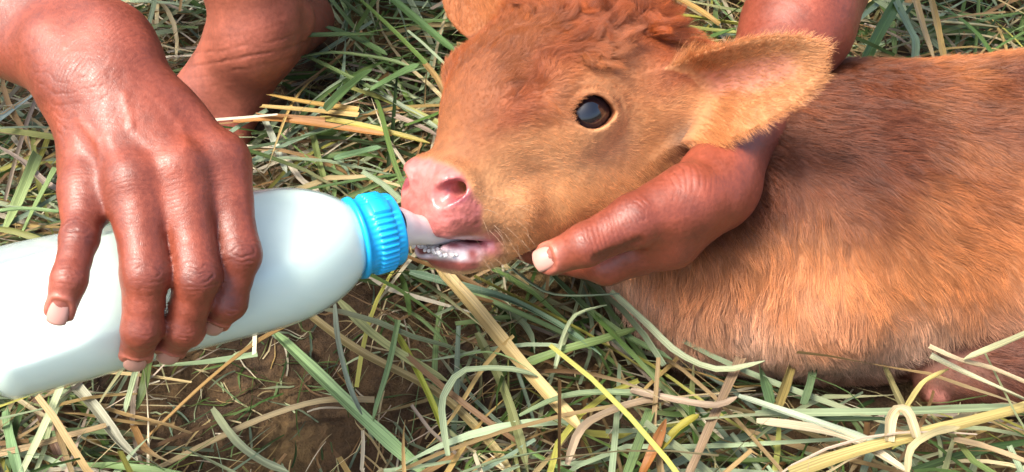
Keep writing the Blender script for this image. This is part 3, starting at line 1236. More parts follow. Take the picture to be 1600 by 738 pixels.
def calf_look(v):
    """fur colour, bare skin colour, bare mask (0 fur .. 1 bare), wetness, head mask"""
    q = ((v - HT) @ HR) / HS
    x, y, z = q[:, 0], q[:, 1], q[:, 2]
    mu, mw = mouth_uw(q)
    ay = np.abs(y)
    nz = fbm(v, 28, 3, 21)
    n2 = fbm(v, 90, 2, 25)
    uL, vL, wL = EAR_L.coords(v.astype(f32))
    uR, vR, wR = EAR_R.coords(v.astype(f32))
    inL = (uL > .04) & (uL < 1.1) & (np.abs(vL) < EAR_L.half(uL, vL) + .003) & (np.abs(wL - EAR_L.mid(uL, vL)) < .0065)
    inR = (uR > .10) & (uR < 1.1) & (np.abs(vR) < EAR_R.half(uR, vR) + .003) & (np.abs(wR - EAR_R.mid(uR, vR)) < .0065)
    hl = np.where(np.linalg.norm(q, axis=1) < .2, head_local(q.astype(f32)), 1.0)
    hd = sstep(-.008, .008, calf_body(v.astype(f32)) - hl * HS)
    hd = np.maximum(hd, np.maximum(inL, inR))
    # body: dark along the spine, orange brown flank, paler and pinker low down
    bc = lerp(C_FLANK, C_BRN, sstep(.108, .150, v[:, 2] - .12 * (v[:, 0] - .25) + .010 * nz))
    bc = lerp(bc, C_LOW, sstep(.105, .035, v[:, 2] + .012 * nz) * .95)
    bc = lerp(bc, cm((196, 156, 134)), sstep(.27, .34, v[:, 0] + .02 * nz) * sstep(.11, .05, v[:, 2]) * .7)
    bc = lerp(bc, C_GREY, sstep(.15, .10, v[:, 0]) * sstep(.06, .03, v[:, 2] + .01 * nz) * .8)
    bc = lerp(bc, cm((150, 84, 40)), sstep(.1, .6, fbm(v, 11, 2, 31)) * .40)
    dl = np.linalg.norm(v - (LEG[0] + (LEG[2] - LEG[0]) * np.clip((v - LEG[0]) @ (LEG[2] - LEG[0]) / ((LEG[2] - LEG[0]) @ (LEG[2] - LEG[0])), 0, 1)[:, None]), axis=1)
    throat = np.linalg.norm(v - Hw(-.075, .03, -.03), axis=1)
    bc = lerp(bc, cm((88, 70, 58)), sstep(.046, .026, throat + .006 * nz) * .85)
    legm = sstep(.034, .028, dl)
    bc = lerp(bc, cm((104, 58, 40)), legm * .95)
    # head: tan cheeks, red brown forehead and nose bridge
    top = sstep(-.006, .018, z + .25 * (ay < .03) * .02 + .006 * nz)
    hc = lerp(C_TAN, C_RED, top * sstep(.075, .040, x + .006 * nz) * (1 - .60 * sstep(.026, .056, ay + .004 * nz) * sstep(-.05, -.005, x)))
    bridge = sstep(.030, .012, ay + .004 * nz) * sstep(-.02, .01, x) * sstep(.078, .066, x)
    hc = lerp(hc, cm((150, 88, 48)), bridge * sstep(-.02, .0, z) * .8)
    side = sstep(0, -.03, y)
    hc = lerp(hc, cm((150, 86, 48)), side * .55 * sstep(-.06, -.02, z))
    hc = lerp(hc, C_PALE, sstep(-.050, -.066, z + .006 * nz) * .7)
    hc = lerp(hc, C_PALE, np.exp(-(((x - .0) / .03) ** 2 + ((z + .012) / .012) ** 2 + ((ay - .048) / .03) ** 2)) * .25)
    hc = lerp(hc, cm((156, 96, 44)), np.exp(-(((x + .028) / .010) ** 2 + ((z + .010) / .022) ** 2)) * (ay > .03) * .55)
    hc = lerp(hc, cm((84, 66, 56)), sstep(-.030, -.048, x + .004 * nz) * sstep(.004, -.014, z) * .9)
    hc = lerp(hc, cm((96, 66, 52)), sstep(.044, .054, x + .004 * n2) * sstep(.012, .004, np.abs(mw) + .004 * n2) * .6)
    earc = lerp(cm((198, 134, 84)), cm((210, 154, 106)), sstep(.3, .9, uL))
    hc = np.where(inL[:, None], earc, hc)
    hc = np.where(inR[:, None], cm((176, 108, 62)), hc)
    fur = lerp(bc, hc, hd)
    # bare places
    eyed = np.stack([np.linalg.norm(q - np.array(EYE_C) * (1, s_, 1), axis=1) for s_ in (1, -1)]).min(0)
    lid = sstep(.0184, .0174, eyed)
    pad = sstep(.0650, .0700, x - .30 * np.clip(z + .012, -.01, .03) + .0015 * nz + .002 * n2) * sstep(-.042, -.035, z) * sstep(.0320, .0275, ay + .002 * n2)
    lips = sstep(.053, .060, x + .003 * nz) * np.exp(-(mw / .0070) ** 4)
    lower = sstep(.060, .067, x + .002 * n2) * sstep(-.0185, -.0135, mw + .002 * n2) * sstep(.0, -.002, mw)
    inside = inL & (wL > EAR_L.mid(uL, vL) + .0004)
    pinkear = inside * sstep(.013, .004, np.abs(vL - .001 + .003 * nz)) * sstep(.18, .32, uL) * sstep(.86, .70, uL)
    kn = np.linalg.norm(v - P(1466, 618, .747), axis=1)
    bare_knee = sstep(.009, .005, kn + .002 * nz)
    bare = np.clip(np.maximum.reduce([lid, pad, lips, lower, .72 * pinkear, bare_knee]), 0, 1)
    sk = fur * .75
    sk = lerp(sk, C_NOSE, np.maximum(pad, lips * .9))
    sk = lerp(sk, cm((112, 56, 46)), pad * np.maximum(sstep(.2, .8, fbm(v, 220, 2, 41)) * .25, sstep(-.018, -.034, z + .004 * n2) * sstep(.012, .026, y) * .8))
    sk = lerp(sk, cm((160, 84, 76)), lower)
    sk = lerp(sk, cm((128, 74, 50)), lid * .9 * (1 - pad))
    sk = lerp(sk, cm((92, 56, 46)), sstep(.0165, .0152, eyed) * .9)
    # milk smeared on the lips
    milk = np.maximum(lower, lips) * sstep(.058, .070, x) * sstep(-.45, .05, n2 + .3 * nz) * sstep(.006, .003, mw) * sstep(-.0115, -.008, mw)
    sk = lerp(sk, cm((236, 226, 226)), milk * .9)
    noshole = np.linalg.norm(np.stack([(x - .078) / .010, (ay - .022) / .010, (z + .012) / .0075], 1), axis=1)
    sk = lerp(sk, cm((150, 74, 78)), sstep(1.2, .7, noshole))
    mouth_in = sstep(.0, 1, (x > .045) * np.exp(-(mw / .0042) ** 4)) * (ay < .022)
    sk = lerp(sk, cm((190, 120, 128)), mouth_in * .6)
    sk = lerp(sk, C_PINK * .85, np.maximum(pinkear * .6, bare_knee))
    wet = np.clip(np.maximum.reduce([pad * .8, lips * .8, lower * .8, lid * .7]) - .4 * milk, 0, 1)
    return fur, sk, bare, wet, hd, milk, (inL, inR, uL, vL, inside)


calf = empty('calf', Vector((.35, -.03, 0)), 'young tan brown calf lying in the grass drinking milk from the bottle', 'calf')
hv, hq = sdf_mesh(calf_sdf, (-.145, -.215, .045), (.185, .115, .335), .00125)
hv = relax(hv, hq, 2, .4)
lo_, hi_ = (.085, -.185, -.03), (.80, .16, .20)
bv, bq = sdf_mesh(calf_sdf, lo_, hi_, .0042)
bv = relax(bv, bq, 2, .5)


def keep(v, q, m):
    qq = q[m[q].all(1)]
    u = np.unique(qq)
    mp = np.full(len(v), -1)
    mp[u] = np.arange(len(u))
    return v[u], mp[qq]


hv, hq = keep(hv, hq, hv[:, 0] < .165)
bv, bq = keep(bv, bq, (bv[:, 0] > .150) | (bv[:, 2] < .060))
cv = np.concatenate([hv, bv])
cq = np.concatenate([hq, bq + len(hv)])
cn = vnormals(cv, cq)
cn[:len(hv)] = vnormals(hv, hq)
fur_c, sk_c, bare, wet, hd, frothm, (inL, inR, uL, vL, inside) = calf_look(cv)
cv = cv + cn * (.00045 * bare * vnoise(cv, 420, 3) * wet + .0008 * frothm * np.abs(vnoise(cv, 520, 9)))[:, None]
calf_mesh = mesh_obj('body', cv, cq, M_HIDE, calf, col=sk_c, attrs={'wet': wet})
bub_v, bub_q = [], []
for k in range(120):                                          # milky froth where the lips close on the teat
    ux, yy = rng.uniform(.064, .086), rng.uniform(-.011, .013)
    base_l = V3(ux, yy, -.0425 + .29 * (ux - .074) - .0048 - .12 * abs(yy) + rng.uniform(-.0012, .0006))
    r_ = rng.uniform(.0006, .0018) / HS
    for i in range(6):
        for j in range(8):
            ph, th = i / 5 * math.pi, j / 8 * 2 * math.pi
            bub_v.append(Hw(*(base_l + r_ * V3(math.sin(ph) * math.cos(th), math.sin(ph) * math.sin(th), math.cos(ph)))))
    for i in range(5):
        for j in range(8):
            o_ = k * 48
            bub_q.append((o_ + i * 8 + j, o_ + (i + 1) * 8 + j, o_ + (i + 1) * 8 + (j + 1) % 8, o_ + i * 8 + (j + 1) % 8))
froth = mesh_obj('milk_froth', np.array(bub_v), np.array(bub_q), plain('froth', (.80, .77, .74), .18, .5), calf)
froth['kind'] = 'stuff'
print('calf mesh', len(cv), round(time.time() - T0, 1))


def eye_material():
    m, nt, b, _ = material('eyeball')
    L = nt.links.new
    at_ = attr(nt, 'iris')
    r = ramp(nt, [(0.0, (0.003, 0.003, 0.006)), (0.46, (0.004, 0.004, 0.008)), (0.60, (0.012, 0.010, 0.014)), (0.86, (0.010, 0.008, 0.010)), (0.93, (0.50, 0.46, 0.46)), (1.0, (0.5, 0.36, 0.33))])
    L(at_.outputs['Fac'], r.inputs[0])
    L(r.outputs[0], b.inputs['Base Color'])
    b.inputs['Roughness'].default_value = 0.06
    b.inputs['Specular IOR Level'].default_value = 0.6
    b.inputs['Coat Weight'].default_value = 1.0
    b.inputs['Coat IOR'].default_value = 1.5
    b.inputs['Coat Roughness'].default_value = 0.02
    return m


M_EYE = eye_material()
for sy in (1, -1):
    a_, b_, n_ = eye_frame(1)
    S_ = np.array([1, sy, 1])
    cw = Hw(*(np.array(EYE_C) * S_))
    fr = [unit(HR @ (x_ * S_)) for x_ in (a_, b_, n_)]
    nu_, nv_ = 40, 24
    vv, io = [], []
    for i in range(nv_ + 1):
        ph = i / nv_ * np.pi
        for j in range(nu_):
            th = j / nu_ * 2 * np.pi
            d = fr[2] * math.cos(ph) + math.sin(ph) * (fr[0] * math.cos(th) * 1.0 + fr[1] * math.sin(th))
            bul = 1 + .05 * math.exp(-(ph / .55) ** 2)
            vv.append(cw + d * EYE_R * HS * .988 * bul)
            io.append(min(1, math.hypot(math.sin(ph) * math.cos(th) / 1.22, math.sin(ph) * math.sin(th)) / 0.82) if ph < np.pi / 2 else 1)
    qq = [(i * nu_ + j, (i + 1) * nu_ + j, (i + 1) * nu_ + (j + 1) % nu_, i * nu_ + (j + 1) % nu_) for i in range(nv_) for j in range(nu_)]
    mesh_obj('eye', np.array(vv), np.array(qq), M_EYE, calf_mesh, attrs={'iris': io})

# fur
def area_samples(v, q, dens, n_total):
    tri = np.concatenate([q[:, [0, 1, 2]], q[:, [0, 2, 3]]])
    A = np.linalg.norm(np.cross(v[tri[:, 1]] - v[tri[:, 0]], v[tri[:, 2]] - v[tri[:, 0]]), axis=1) * .5 * dens[tri].mean(1)
    t = rng.choice(len(tri), n_total, p=A / A.sum())
    r1, r2 = rng.random(n_total), rng.random(n_total)
    s1 = np.sqrt(r1)
    w_ = np.stack([1 - s1, s1 * (1 - r2), s1 * r2], 1)
    return tri[t], w_


facing = np.einsum('ij,ij->i', cn, unit(CAM - cv))
pxx, pyy = pix(cv)
seen = (pxx > -60) & (pxx < 1720) & (pyy > -120) & (pyy < 860)
vis = np.where(seen, sstep(-.55, -.15, facing) * .85 + .15, .10)
xl = ((cv - HT) @ HR) / HS
top_curl = hd * sstep(.004, .022, xl[:, 2]) * sstep(.046, .034, np.abs(xl[:, 1]) + .006 * fbm(cv, 60, 2, 19)) * (.35 + .65 * sstep(.012, -.02, xl[:, 0])) * sstep(.040, .024, xl[:, 0] + .008 * fbm(cv, 60, 2, 23)) * (~inL) * (~inR)
dens = vis * (1 - bare) * (hd * 3.4 + (1 - hd) * 1.0)
dens = dens * (1 + .5 * top_curl)
NF = 240000
tri_, w_ = area_samples(cv, cq, dens, NF)
gat = lambda a: np.einsum('ij,ij...->i...', w_, a[tri_])
fp, fnn, fcol, fhd = gat(cv), unit(gat(cn)), gat(fur_c), gat(hd)
fcurl, fvis = gat(top_curl), gat(vis)
fL, fR, fu, fv_ = gat(inL.astype(float)), gat(inR.astype(float)), gat(uL), gat(vL)
fin = gat(inside.astype(float))
fq = ((fp - HT) @ HR) / HS
# lie of the coat
hback = HR @ V3(-1, 0, -.10)
hdown = HR @ V3(-.45, 0, -1)
cheek = sstep(-.005, -.03, fq[:, 2])
Th = hback * (1 - .65 * cheek)[:, None] + hdown * (.65 * cheek)[:, None]
side_ = sstep(.035, .05, np.abs(fq[:, 1])) * (fq[:, 2] > 0)
sx = sstep(.14, .34, fp[:, 0])
Tb = np.stack([.18 + .75 * sx, -.25 * np.ones(len(fp)), -1.0 + .25 * sx], 1)
up_ = sstep(.12, .15, fp[:, 2])
Tb = Tb * (1 - up_)[:, None] + np.stack([.95 + 0 * up_, -.5 + 0 * up_, -.25 + 0 * up_], 1) * up_[:, None]
T = Tb * (1 - fhd)[:, None] + Th * fhd[:, None]
earT = EAR_L.u[None] + (fv_ / EAR_L.hw)[:, None] * EAR_L.v[None] * 1.0
T = np.where((fL > .5)[:, None], earT, T)
T = np.where((fR > .5)[:, None], EAR_R.u[None] + 0 * T, T)
ang = .55 * fbm(fp, 45, 2, 61) + .30 * vnoise(fp, 160, 63) + .12 * rng.standard_normal(NF)
curlang = 2.6 * fbm(fp, 62, 2, 71)
ang = ang * (1 - .3 * fhd) + curlang * fcurl
T = unit(T - fnn * np.einsum('ij,ij->i', T, fnn)[:, None])
Bt = np.cross(fnn, T)
T = T * np.cos(ang)[:, None] + Bt * np.sin(ang)[:, None]
Bt = np.cross(fnn, T)
# length
ln_ = np.where(fhd > .5, .0050, .0125)
ln_ = ln_ + .0150 * fcurl
brisk = (1 - fhd) * sstep(.17, .12, fp[:, 0])
ln_ = ln_ + .006 * brisk
ln_ = ln_ * np.where(np.linalg.norm(fp - LEG[0], axis=1) < .03, .4, 1)
muz = fhd * sstep(.03, .055, fq[:, 0])
ln_ = ln_ * (1 - .45 * muz)
jaw = fhd * sstep(-.045, -.062, fq[:, 2])
ln_ = ln_ + .004 * jaw * (fq[:, 0] < .03)
edge = np.exp(-((np.abs(fv_) - EAR_L.half(fu, fv_)) / .004) ** 2) * (fL > .5)
rootear = (fL > .5) * sstep(.42, .12, fu)
ln_ = np.where(fL > .5, .0065 + .0015 * edge + .010 * rootear * fin, ln_)
beh = fhd * sstep(-.050, -.068, fq[:, 0]) * (fL < .5)
ln_ = ln_ + .008 * beh
ln_ = ln_ * rng.uniform(.65, 1.2, NF)
eyeD = np.linalg.norm(fq * (1, 1, 1) - np.array(EYE_C) * np.stack([np.ones(NF), np.sign(fq[:, 1]), np.ones(NF)], 1), axis=1)
ln_ = ln_ * (.35 + .65 * sstep(.0165, .026, eyeD))
lift = .25 - .08 * fhd * (1 - fcurl) + .12 * rng.standard_normal(NF) + .35 * fcurl + .22 * brisk + .02 * edge + .15 * vnoise(fp, 70, 81) * (1 - fhd)
lift = np.clip(lift, .06, 1.1)
K = 6
tt = np.linspace(0, 1, K)
bend = -.55 * lift
crl = (.0040 * fcurl + .0012 * brisk * rng.random(NF) + .00035)
phs = 6.28 * vnoise(fp, 110, 91) * 1.5 + rng.uniform(0, 1.2, NF)
pts = np.zeros((NF, K, 3))
cur = fp - fnn * .0004
wob = .25 * rng.standard_normal(NF)
for k in range(K):
    pts[:, k] = cur + Bt * (crl * tt[k] * np.sin(phs + tt[k] * (4.5 + 3 * fcurl)))[:, None] + fnn * (crl * .8 * tt[k] * (1 + np.cos(phs + tt[k] * 6)) * fcurl)[:, None]
    l_ = lift + bend * tt[k]
    side = wob * tt[k]
    step = T * (np.cos(l_) * np.cos(side))[:, None] + fnn * np.sin(l_)[:, None] + Bt * (np.cos(l_) * np.sin(side))[:, None]
    cur = cur + step * (ln_ / (K - 1))[:, None]
# locks: neighbouring hairs draw together towards their tips
from mathutils.kdtree import KDTree
guide = np.where(rng.random(NF) < np.where(fhd > .5, .030 - .021 * fcurl, .055))[0]
kd = KDTree(len(guide))
for j, g in enumerate(guide):
    kd.insert(fp[g], j)
kd.balance()
near_g = guide[np.array([kd.find(x)[1] for x in fp])]
cl = np.where(fhd > .5, .18, .50) + .74 * fcurl + .2 * brisk
cl = np.clip(cl * rng.uniform(.5, 1.15, NF), 0, .92)
pull = cl[:, None] * tt[None] ** 1.2
gp = pts[near_g] * 1.0
gp += (fp - fp[near_g])[:, None] * .25
pts = pts * (1 - pull[..., None]) + gp * pull[..., None]
lockc = rng.uniform(.66, 1.30, NF)[near_g]
rw = np.where(fhd > .5, .000070, .000110) * rng.uniform(.7, 1.3, NF)
rad = rw[:, None] * (1 - .80 * tt[None] ** 1.6)
clump = .5 + .5 * vnoise(fp, 260, 95)
fcol = fcol * (.86 + .28 * clump)[:, None] * lerp(1 + 0 * lockc[:, None], lockc[:, None], np.clip(.25 + .55 * (1 - fhd) + .9 * fcurl, 0, 1.3))
fcol = lerp(fcol, fcol * V3(1.25, 1.15, 1.05), (rng.random(NF) < .12) * .8)
ex_p, ex_r, ex_c = [], [], []


def strand(p0, d0, d1, length, r_, colr):
    pp = [np.array(p0, float)]
    for k in range(1, K):
        pp.append(pp[-1] + unit(d0 * (1 - tt[k]) + d1 * tt[k]) * length / (K - 1))
    ex_p.append(pp)
    ex_r.append(r_ * (1 - .85 * tt))
    ex_c.append(colr)


for sy in (1, -1):                                     # eyelashes
    S_ = np.array([1, sy, 1])
    a_, b_, n_ = eye_frame(1)
    for k in range(90):
        u_ = rng.uniform(-.0125, .0125)
        up = k < 65
        w_ = (.0086 * (1 - (u_ / .0140) ** 2) + .0006) * (1 if up else -1)
        h_ = math.sqrt(max((EYE_R + .0014) ** 2 - u_ * u_ - w_ * w_, 1e-8))
        pl = (np.array(EYE_C) + a_ * u_ + b_ * w_ + n_ * h_) * S_
        d0 = HR @ ((n_ * .9 + b_ * (.25 if up else -.4) + a_ * u_ * 40 + rng.normal(0, .15, 3)) * S_)
        d1 = HR @ ((n_ * .5 + b_ * (.9 if up else -.7) + a_ * u_ * 50) * S_)
        strand(Hw(*pl), d0, d1, rng.uniform(.006, .010) if up else rng.uniform(.003, .005), .00009, cm((96, 58, 38)))
wh = np.where((fhd > .5) & (fq[:, 0] > .040) & (fq[:, 2] < -.015))[0]
for k in rng.choice(wh, 90, replace=False):            # whiskers round the mouth
    d0 = fnn[k] + .5 * T[k] + rng.normal(0, .25, 3)
    strand(fp[k], d0, d0 + V3(0, 0, -.8), rng.uniform(.008, .018), .00007, cm((190, 160, 130)))
pts = np.concatenate([pts, np.array(ex_p)])
rad = np.concatenate([rad, np.array(ex_r)])
fcol = np.concatenate([fcol, np.array(ex_c)])
fur = fur_obj('fur', pts, rad, fcol, M_FUR, calf)
fur['kind'] = 'stuff'
print('fur', round(time.time() - T0, 1))

# ------------------------------------------------------------------ grass and straw
GREEN = [cm((84, 114, 50)), cm((106, 134, 66)), cm((70, 100, 46)), cm((122, 148, 92))]
PALEG = [cm((146, 164, 126)), cm((168, 188, 148)), cm((130, 152, 124)), cm((172, 184, 138))]
STRAW = [cm((196, 174, 120)), cm((214, 198, 150)), cm((186, 158, 96)), cm((178, 150, 100))]
WHITE = [cm((224, 214, 186)), cm((208, 198, 168)), cm((198, 180, 156))]
BROWN = [cm((150, 116, 72)), cm((128, 98, 64)), cm((168, 134, 88))]
YELG = [cm((168, 166, 78)), cm((152, 156, 84))]
KINDS_ = [GREEN, PALEG, STRAW, WHITE, BROWN, YELG]


def blade_mesh(C, W, roll, fold, tipped=True, thick=0.0):
    """C (N, K, 3) centre lines, W (N, K) widths, roll (N, K); two strips folded along the midrib, with a back side"""
    N, K_ = C.shape[:2]
    Tn = np.zeros_like(C)
    Tn[:, 1:-1] = C[:, 2:] - C[:, :-2]
    Tn[:, 0] = C[:, 1] - C[:, 0]
    Tn[:, -1] = C[:, -1] - C[:, -2]
    Tn = unit(Tn)
    sd = np.cross(Tn, np.array([0, 0, 1.0]))
    bad = np.linalg.norm(sd, axis=2, keepdims=True) < .05
    sd = unit(np.where(bad, np.array([1.0, 0, 0]), sd))
    nn = np.cross(sd, Tn)
    c_, s_ = np.cos(roll)[..., None], np.sin(roll)[..., None]
    s2, n2 = sd * c_ + nn * s_, nn * c_ - sd * s_
    h = W[..., None] * .5
    fo = np.asarray(fold)[:, None, None]
    th = np.full((N, 1, 1), thick) if np.isscalar(thick) else np.asarray(thick)[:, None, None]
    rows = [C - s2 * h * np.cos(fo) + n2 * h * np.sin(fo), C, C + s2 * h * np.cos(fo) + n2 * h * np.sin(fo)]
    us = [0.0, .5, 1.0]
    if np.any(th > 0):
        rows += [C - n2 * th]
        us += [.5]
    R_ = len(rows)
    V = np.stack(rows, 2)                           # N, K, R, 3
    ln = np.concatenate([np.zeros((N, 1)), np.cumsum(np.linalg.norm(np.diff(C, axis=1), axis=2), 1)], 1)
    uvs = np.stack([np.broadcast_to(np.array(us), (N, K_, R_)), np.broadcast_to(ln[..., None], (N, K_, R_))], -1).copy()
    uvs[..., 0] += np.arange(N)[:, None, None] * 7.31 % 97
    uvs[..., 1] += np.arange(N)[:, None, None] * 3.17 % 53
    idx = (np.arange(N)[:, None] * K_ + np.arange(K_ - 1)[None]) * R_
    qs = []
    pairs = [(0, 1), (1, 2)] + ([(2, 3), (3, 0)] if R_ == 4 else [])
    for a_, b_ in pairs:
        qs.append(np.stack([idx + a_, idx + b_, idx + R_ + b_, idx + R_ + a_], -1).reshape(-1, 4))
    return V.reshape(-1, 3), np.concatenate(qs), uvs.reshape(-1, 2), R_


def blade_lines(n_, cx, cy_, z0, ln, head, pitch, arch, curv, kinkp, K_=8):
    """centre lines of loose lying blades"""
    s = np.linspace(0, 1, K_)[None]
    k_at = rng.uniform(.3, .75, n_)[:, None]
    k_on = (rng.random(n_) < kinkp)[:, None] * rng.normal(0, .9, n_)[:, None]
    wav = rng.normal(0, .12, n_)[:, None] * np.sin(s * rng.uniform(3, 7, n_)[:, None] + rng.uniform(0, 6, n_)[:, None])
    th = head[:, None] + curv[:, None] * (s - .5) + k_on * sstep(0, .10, s - k_at) + wav
    pt = pitch[:, None] + arch[:, None] * (.5 - s) * 2 + rng.normal(0, .10, n_)[:, None] * np.sin(s * 5 + rng.uniform(0, 6, n_)[:, None])
    st = (ln / (K_ - 1))[:, None]
    dx, dy, dz = np.cos(th) * np.cos(pt) * st, np.sin(th) * np.cos(pt) * st, np.sin(pt) * st
    C = np.stack([np.cumsum(dx, 1), np.cumsum(dy, 1), np.cumsum(dz, 1)], -1)
    C = C - C[:, [K_ // 2]]
    C[..., 2] -= C[..., 2].min(1, keepdims=True)
    C = C + np.stack([cx, cy_, z0], 1)[:, None]
    return C


def bare_soil(px, py):
    """how bare the ground is, 0..1, by where it lies in the yard"""
    a_ = np.exp(-((((px - 460) / 235) ** 2 + ((py - 620) / 150) ** 2)) ** 1.8)
    b_ = .6 * np.exp(-(((px - 640) / 90) ** 2 + ((py - 660) / 60) ** 2))
    return np.clip(np.maximum(a_, b_), 0, 1)


def in_solid(C):
    f = C.reshape(-1, 3).astype(f32)
    d = np.full(len(f), 1.0, f32)
    m = (f[:, 0] > .04) & (f[:, 1] > -.2) & (f[:, 1] < .16)
    if m.any():
        d[m] = calf_body(f[m])
    m = (f[:, 0] > -.36) & (f[:, 0] < -.08) & (f[:, 1] > 0)
    if m.any():
        d[m] = np.minimum(d[m], right_leg(f[m]))
    m = (f[:, 0] > .0) & (f[:, 1] > .15)
    if m.any():
        d[m] = np.minimum(d[m], rest_of_body(f[m]))
    return d.reshape(C.shape[:2]).min(1)


def kind_weights(px, py):
    """shares of green, pale green, straw, white straw, brown, yellow green over the yard"""
    n_ = len(px)
    W = np.tile(np.array([.30, .20, .22, .12, .10, .06]), (n_, 1))

    def zone(m, wts):
        W[:] = W * (1 - m)[:, None] + np.array(wts) * m[:, None]
    g = lambda cx, cy_, rx, ry: np.exp(-((((px - cx) / rx) ** 2 + ((py - cy_) / ry) ** 2)) ** 2)
    zone(g(150, 120, 330, 260), [.16, .26, .20, .28, .08, .02])
    zone(g(590, 60, 210, 170), [.62, .20, .06, .04, .06, .02])
    zone(g(480, 250, 130, 70), [.20, .24, .20, .20, .14, .02])
    zone(g(1200, 20, 260, 80), [.28, .10, .34, .08, .06, .14])
    zone(g(1500, 40, 160, 80), [.52, .16, .18, .06, .06, .02])
    zone(g(850, 520, 200, 120), [.46, .24, .10, .06, .12, .02])
    zone(g(1250, 640, 420, 110), [.30, .22, .22, .14, .09, .03])
    zone(g(100, 660, 160, 120), [.28, .32, .12, .18, .10, .0])
    return W


LIT = []


def litter(n_, lnr, wr, zr, pitch_sd, gap_shade=1.0, soilkeep=.04, box=(-.80, .80, -.42, .80)):
    cx = rng.uniform(box[0], box[1], n_)
    cy_ = rng.uniform(box[2], box[3], n_)
    pts_ = np.stack([cx, cy_, np.zeros(n_)], 1)
    px, py = pix(pts_)
    bs = bare_soil(px, py)
    kp = rng.random(n_) < (1 - bs) + soilkeep
    patch = sstep(-.9, .1, fbm(pts_, 16, 2, 131) + .35 * (rng.random(n_) - .5))
    kp &= rng.random(n_) < .45 + .55 * patch
    cx, cy_, px, py = cx[kp], cy_[kp], px[kp], py[kp]
    n_ = len(cx)
    W = kind_weights(px, py)
    cum = np.cumsum(W / W.sum(1, keepdims=True), 1)
    kd = (rng.random(n_)[:, None] > cum).sum(1).clip(0, 5)
    ln = rng.uniform(lnr[0], lnr[1], n_) * rng.uniform(.6, 1.3, n_)
    z0 = rng.uniform(zr[0], zr[1], n_)
    flow = 1.6 * fbm(np.stack([cx, cy_, 0 * cx], 1), 5.5, 2, 141)
    head = flow + rng.normal(0, .9, n_) + np.pi * (rng.random(n_) < .5)
    C = blade_lines(n_, cx, cy_, z0, ln, head, rng.normal(0, pitch_sd, n_), rng.normal(.10, .18, n_), rng.normal(0, .38, n_), .16)
    C[..., 2] = np.maximum(C[..., 2], ground_z(C[..., 0].ravel(), C[..., 1].ravel()).reshape(C.shape[:2]) + .0008)
    ok = in_solid(C) > .0035
    hi = C[..., 2].max(1) < .085
    ok &= hi
    ex, ey = pix(C.reshape(-1, 3))
    bmax = bare_soil(ex, ey).reshape(C.shape[:2]).mean(1)
    ok &= rng.random(len(C)) > np.clip(bmax * 2.6, 0, 1) * (1 - soilkeep)
    C, kd = C[ok], kd[ok]
    n_ = len(C)
    s = np.linspace(0, 1, C.shape[1])[None]
    w0 = rng.uniform(wr[0], wr[1], n_) * np.where((kd == 2) | (kd == 3), .8, 1.0)
    Wd = w0[:, None] * np.clip((1 - s) * 3.2, .12, 1) * (.82 + .18 * np.sin(np.pi * np.clip(s * 1.3, 0, 1)))
    roll = rng.normal(0, .55, n_)[:, None] + rng.normal(0, .9, n_)[:, None] * (s - .5)
    col = np.zeros((n_, 3))
    for k in range(6):
        m = kd == k
        if m.any():
            pal_ = np.array(KINDS_[k])
            col[m] = pal_[rng.integers(0, len(pal_), m.sum())]
    col *= gap_shade * rng.uniform(.55, 1.15, n_)[:, None]  # factor below one darkens a layer, painting shade between the blades
    v, q, uv, R_ = blade_mesh(C, Wd, roll, rng.uniform(.05, .5, n_))
    # drying towards the tip
    dry = (rng.random(n_) < .35)[:, None] * sstep(.45, 1.0, s) * .6
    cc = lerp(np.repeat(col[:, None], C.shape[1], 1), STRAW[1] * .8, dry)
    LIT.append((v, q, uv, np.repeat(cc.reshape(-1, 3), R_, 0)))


litter(8200, (.05, .15), (.0014, .0038), (.000, .016), .14, gap_shade=.6)  # bottom layer coloured darker: shade of the gaps put into its colour
litter(8600, (.06, .18), (.0020, .0052), (.004, .030), .18, gap_shade=.95)
litter(2400, (.08, .24), (.0028, .0056), (.012, .036), .16, soilkeep=.0)
litter(6500, (.02, .09), (.0006, .0014), (.001, .034), .22, soilkeep=.15)
litter(750, (.012, .045), (.0008, .0018), (.000, .004), .10, soilkeep=1.0, box=(-.32, .0, -.32, -.07))
off = 0
vs_, qs_, us_, cs_ = [], [], [], []
for v, q, uv, c in LIT:
    vs_.append(v)
    qs_.append(q + off)
    us_.append(uv)
    cs_.append(c)
    off += len(v)
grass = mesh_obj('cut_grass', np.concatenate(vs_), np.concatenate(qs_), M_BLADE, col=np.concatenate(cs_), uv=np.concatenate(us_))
grass['kind'] = 'stuff'
grass['label'] = 'tangled layer of cut green grass and dry straw on the soil'
grass['category'] = 'grass'
print('grass', off, round(time.time() - T0, 1))


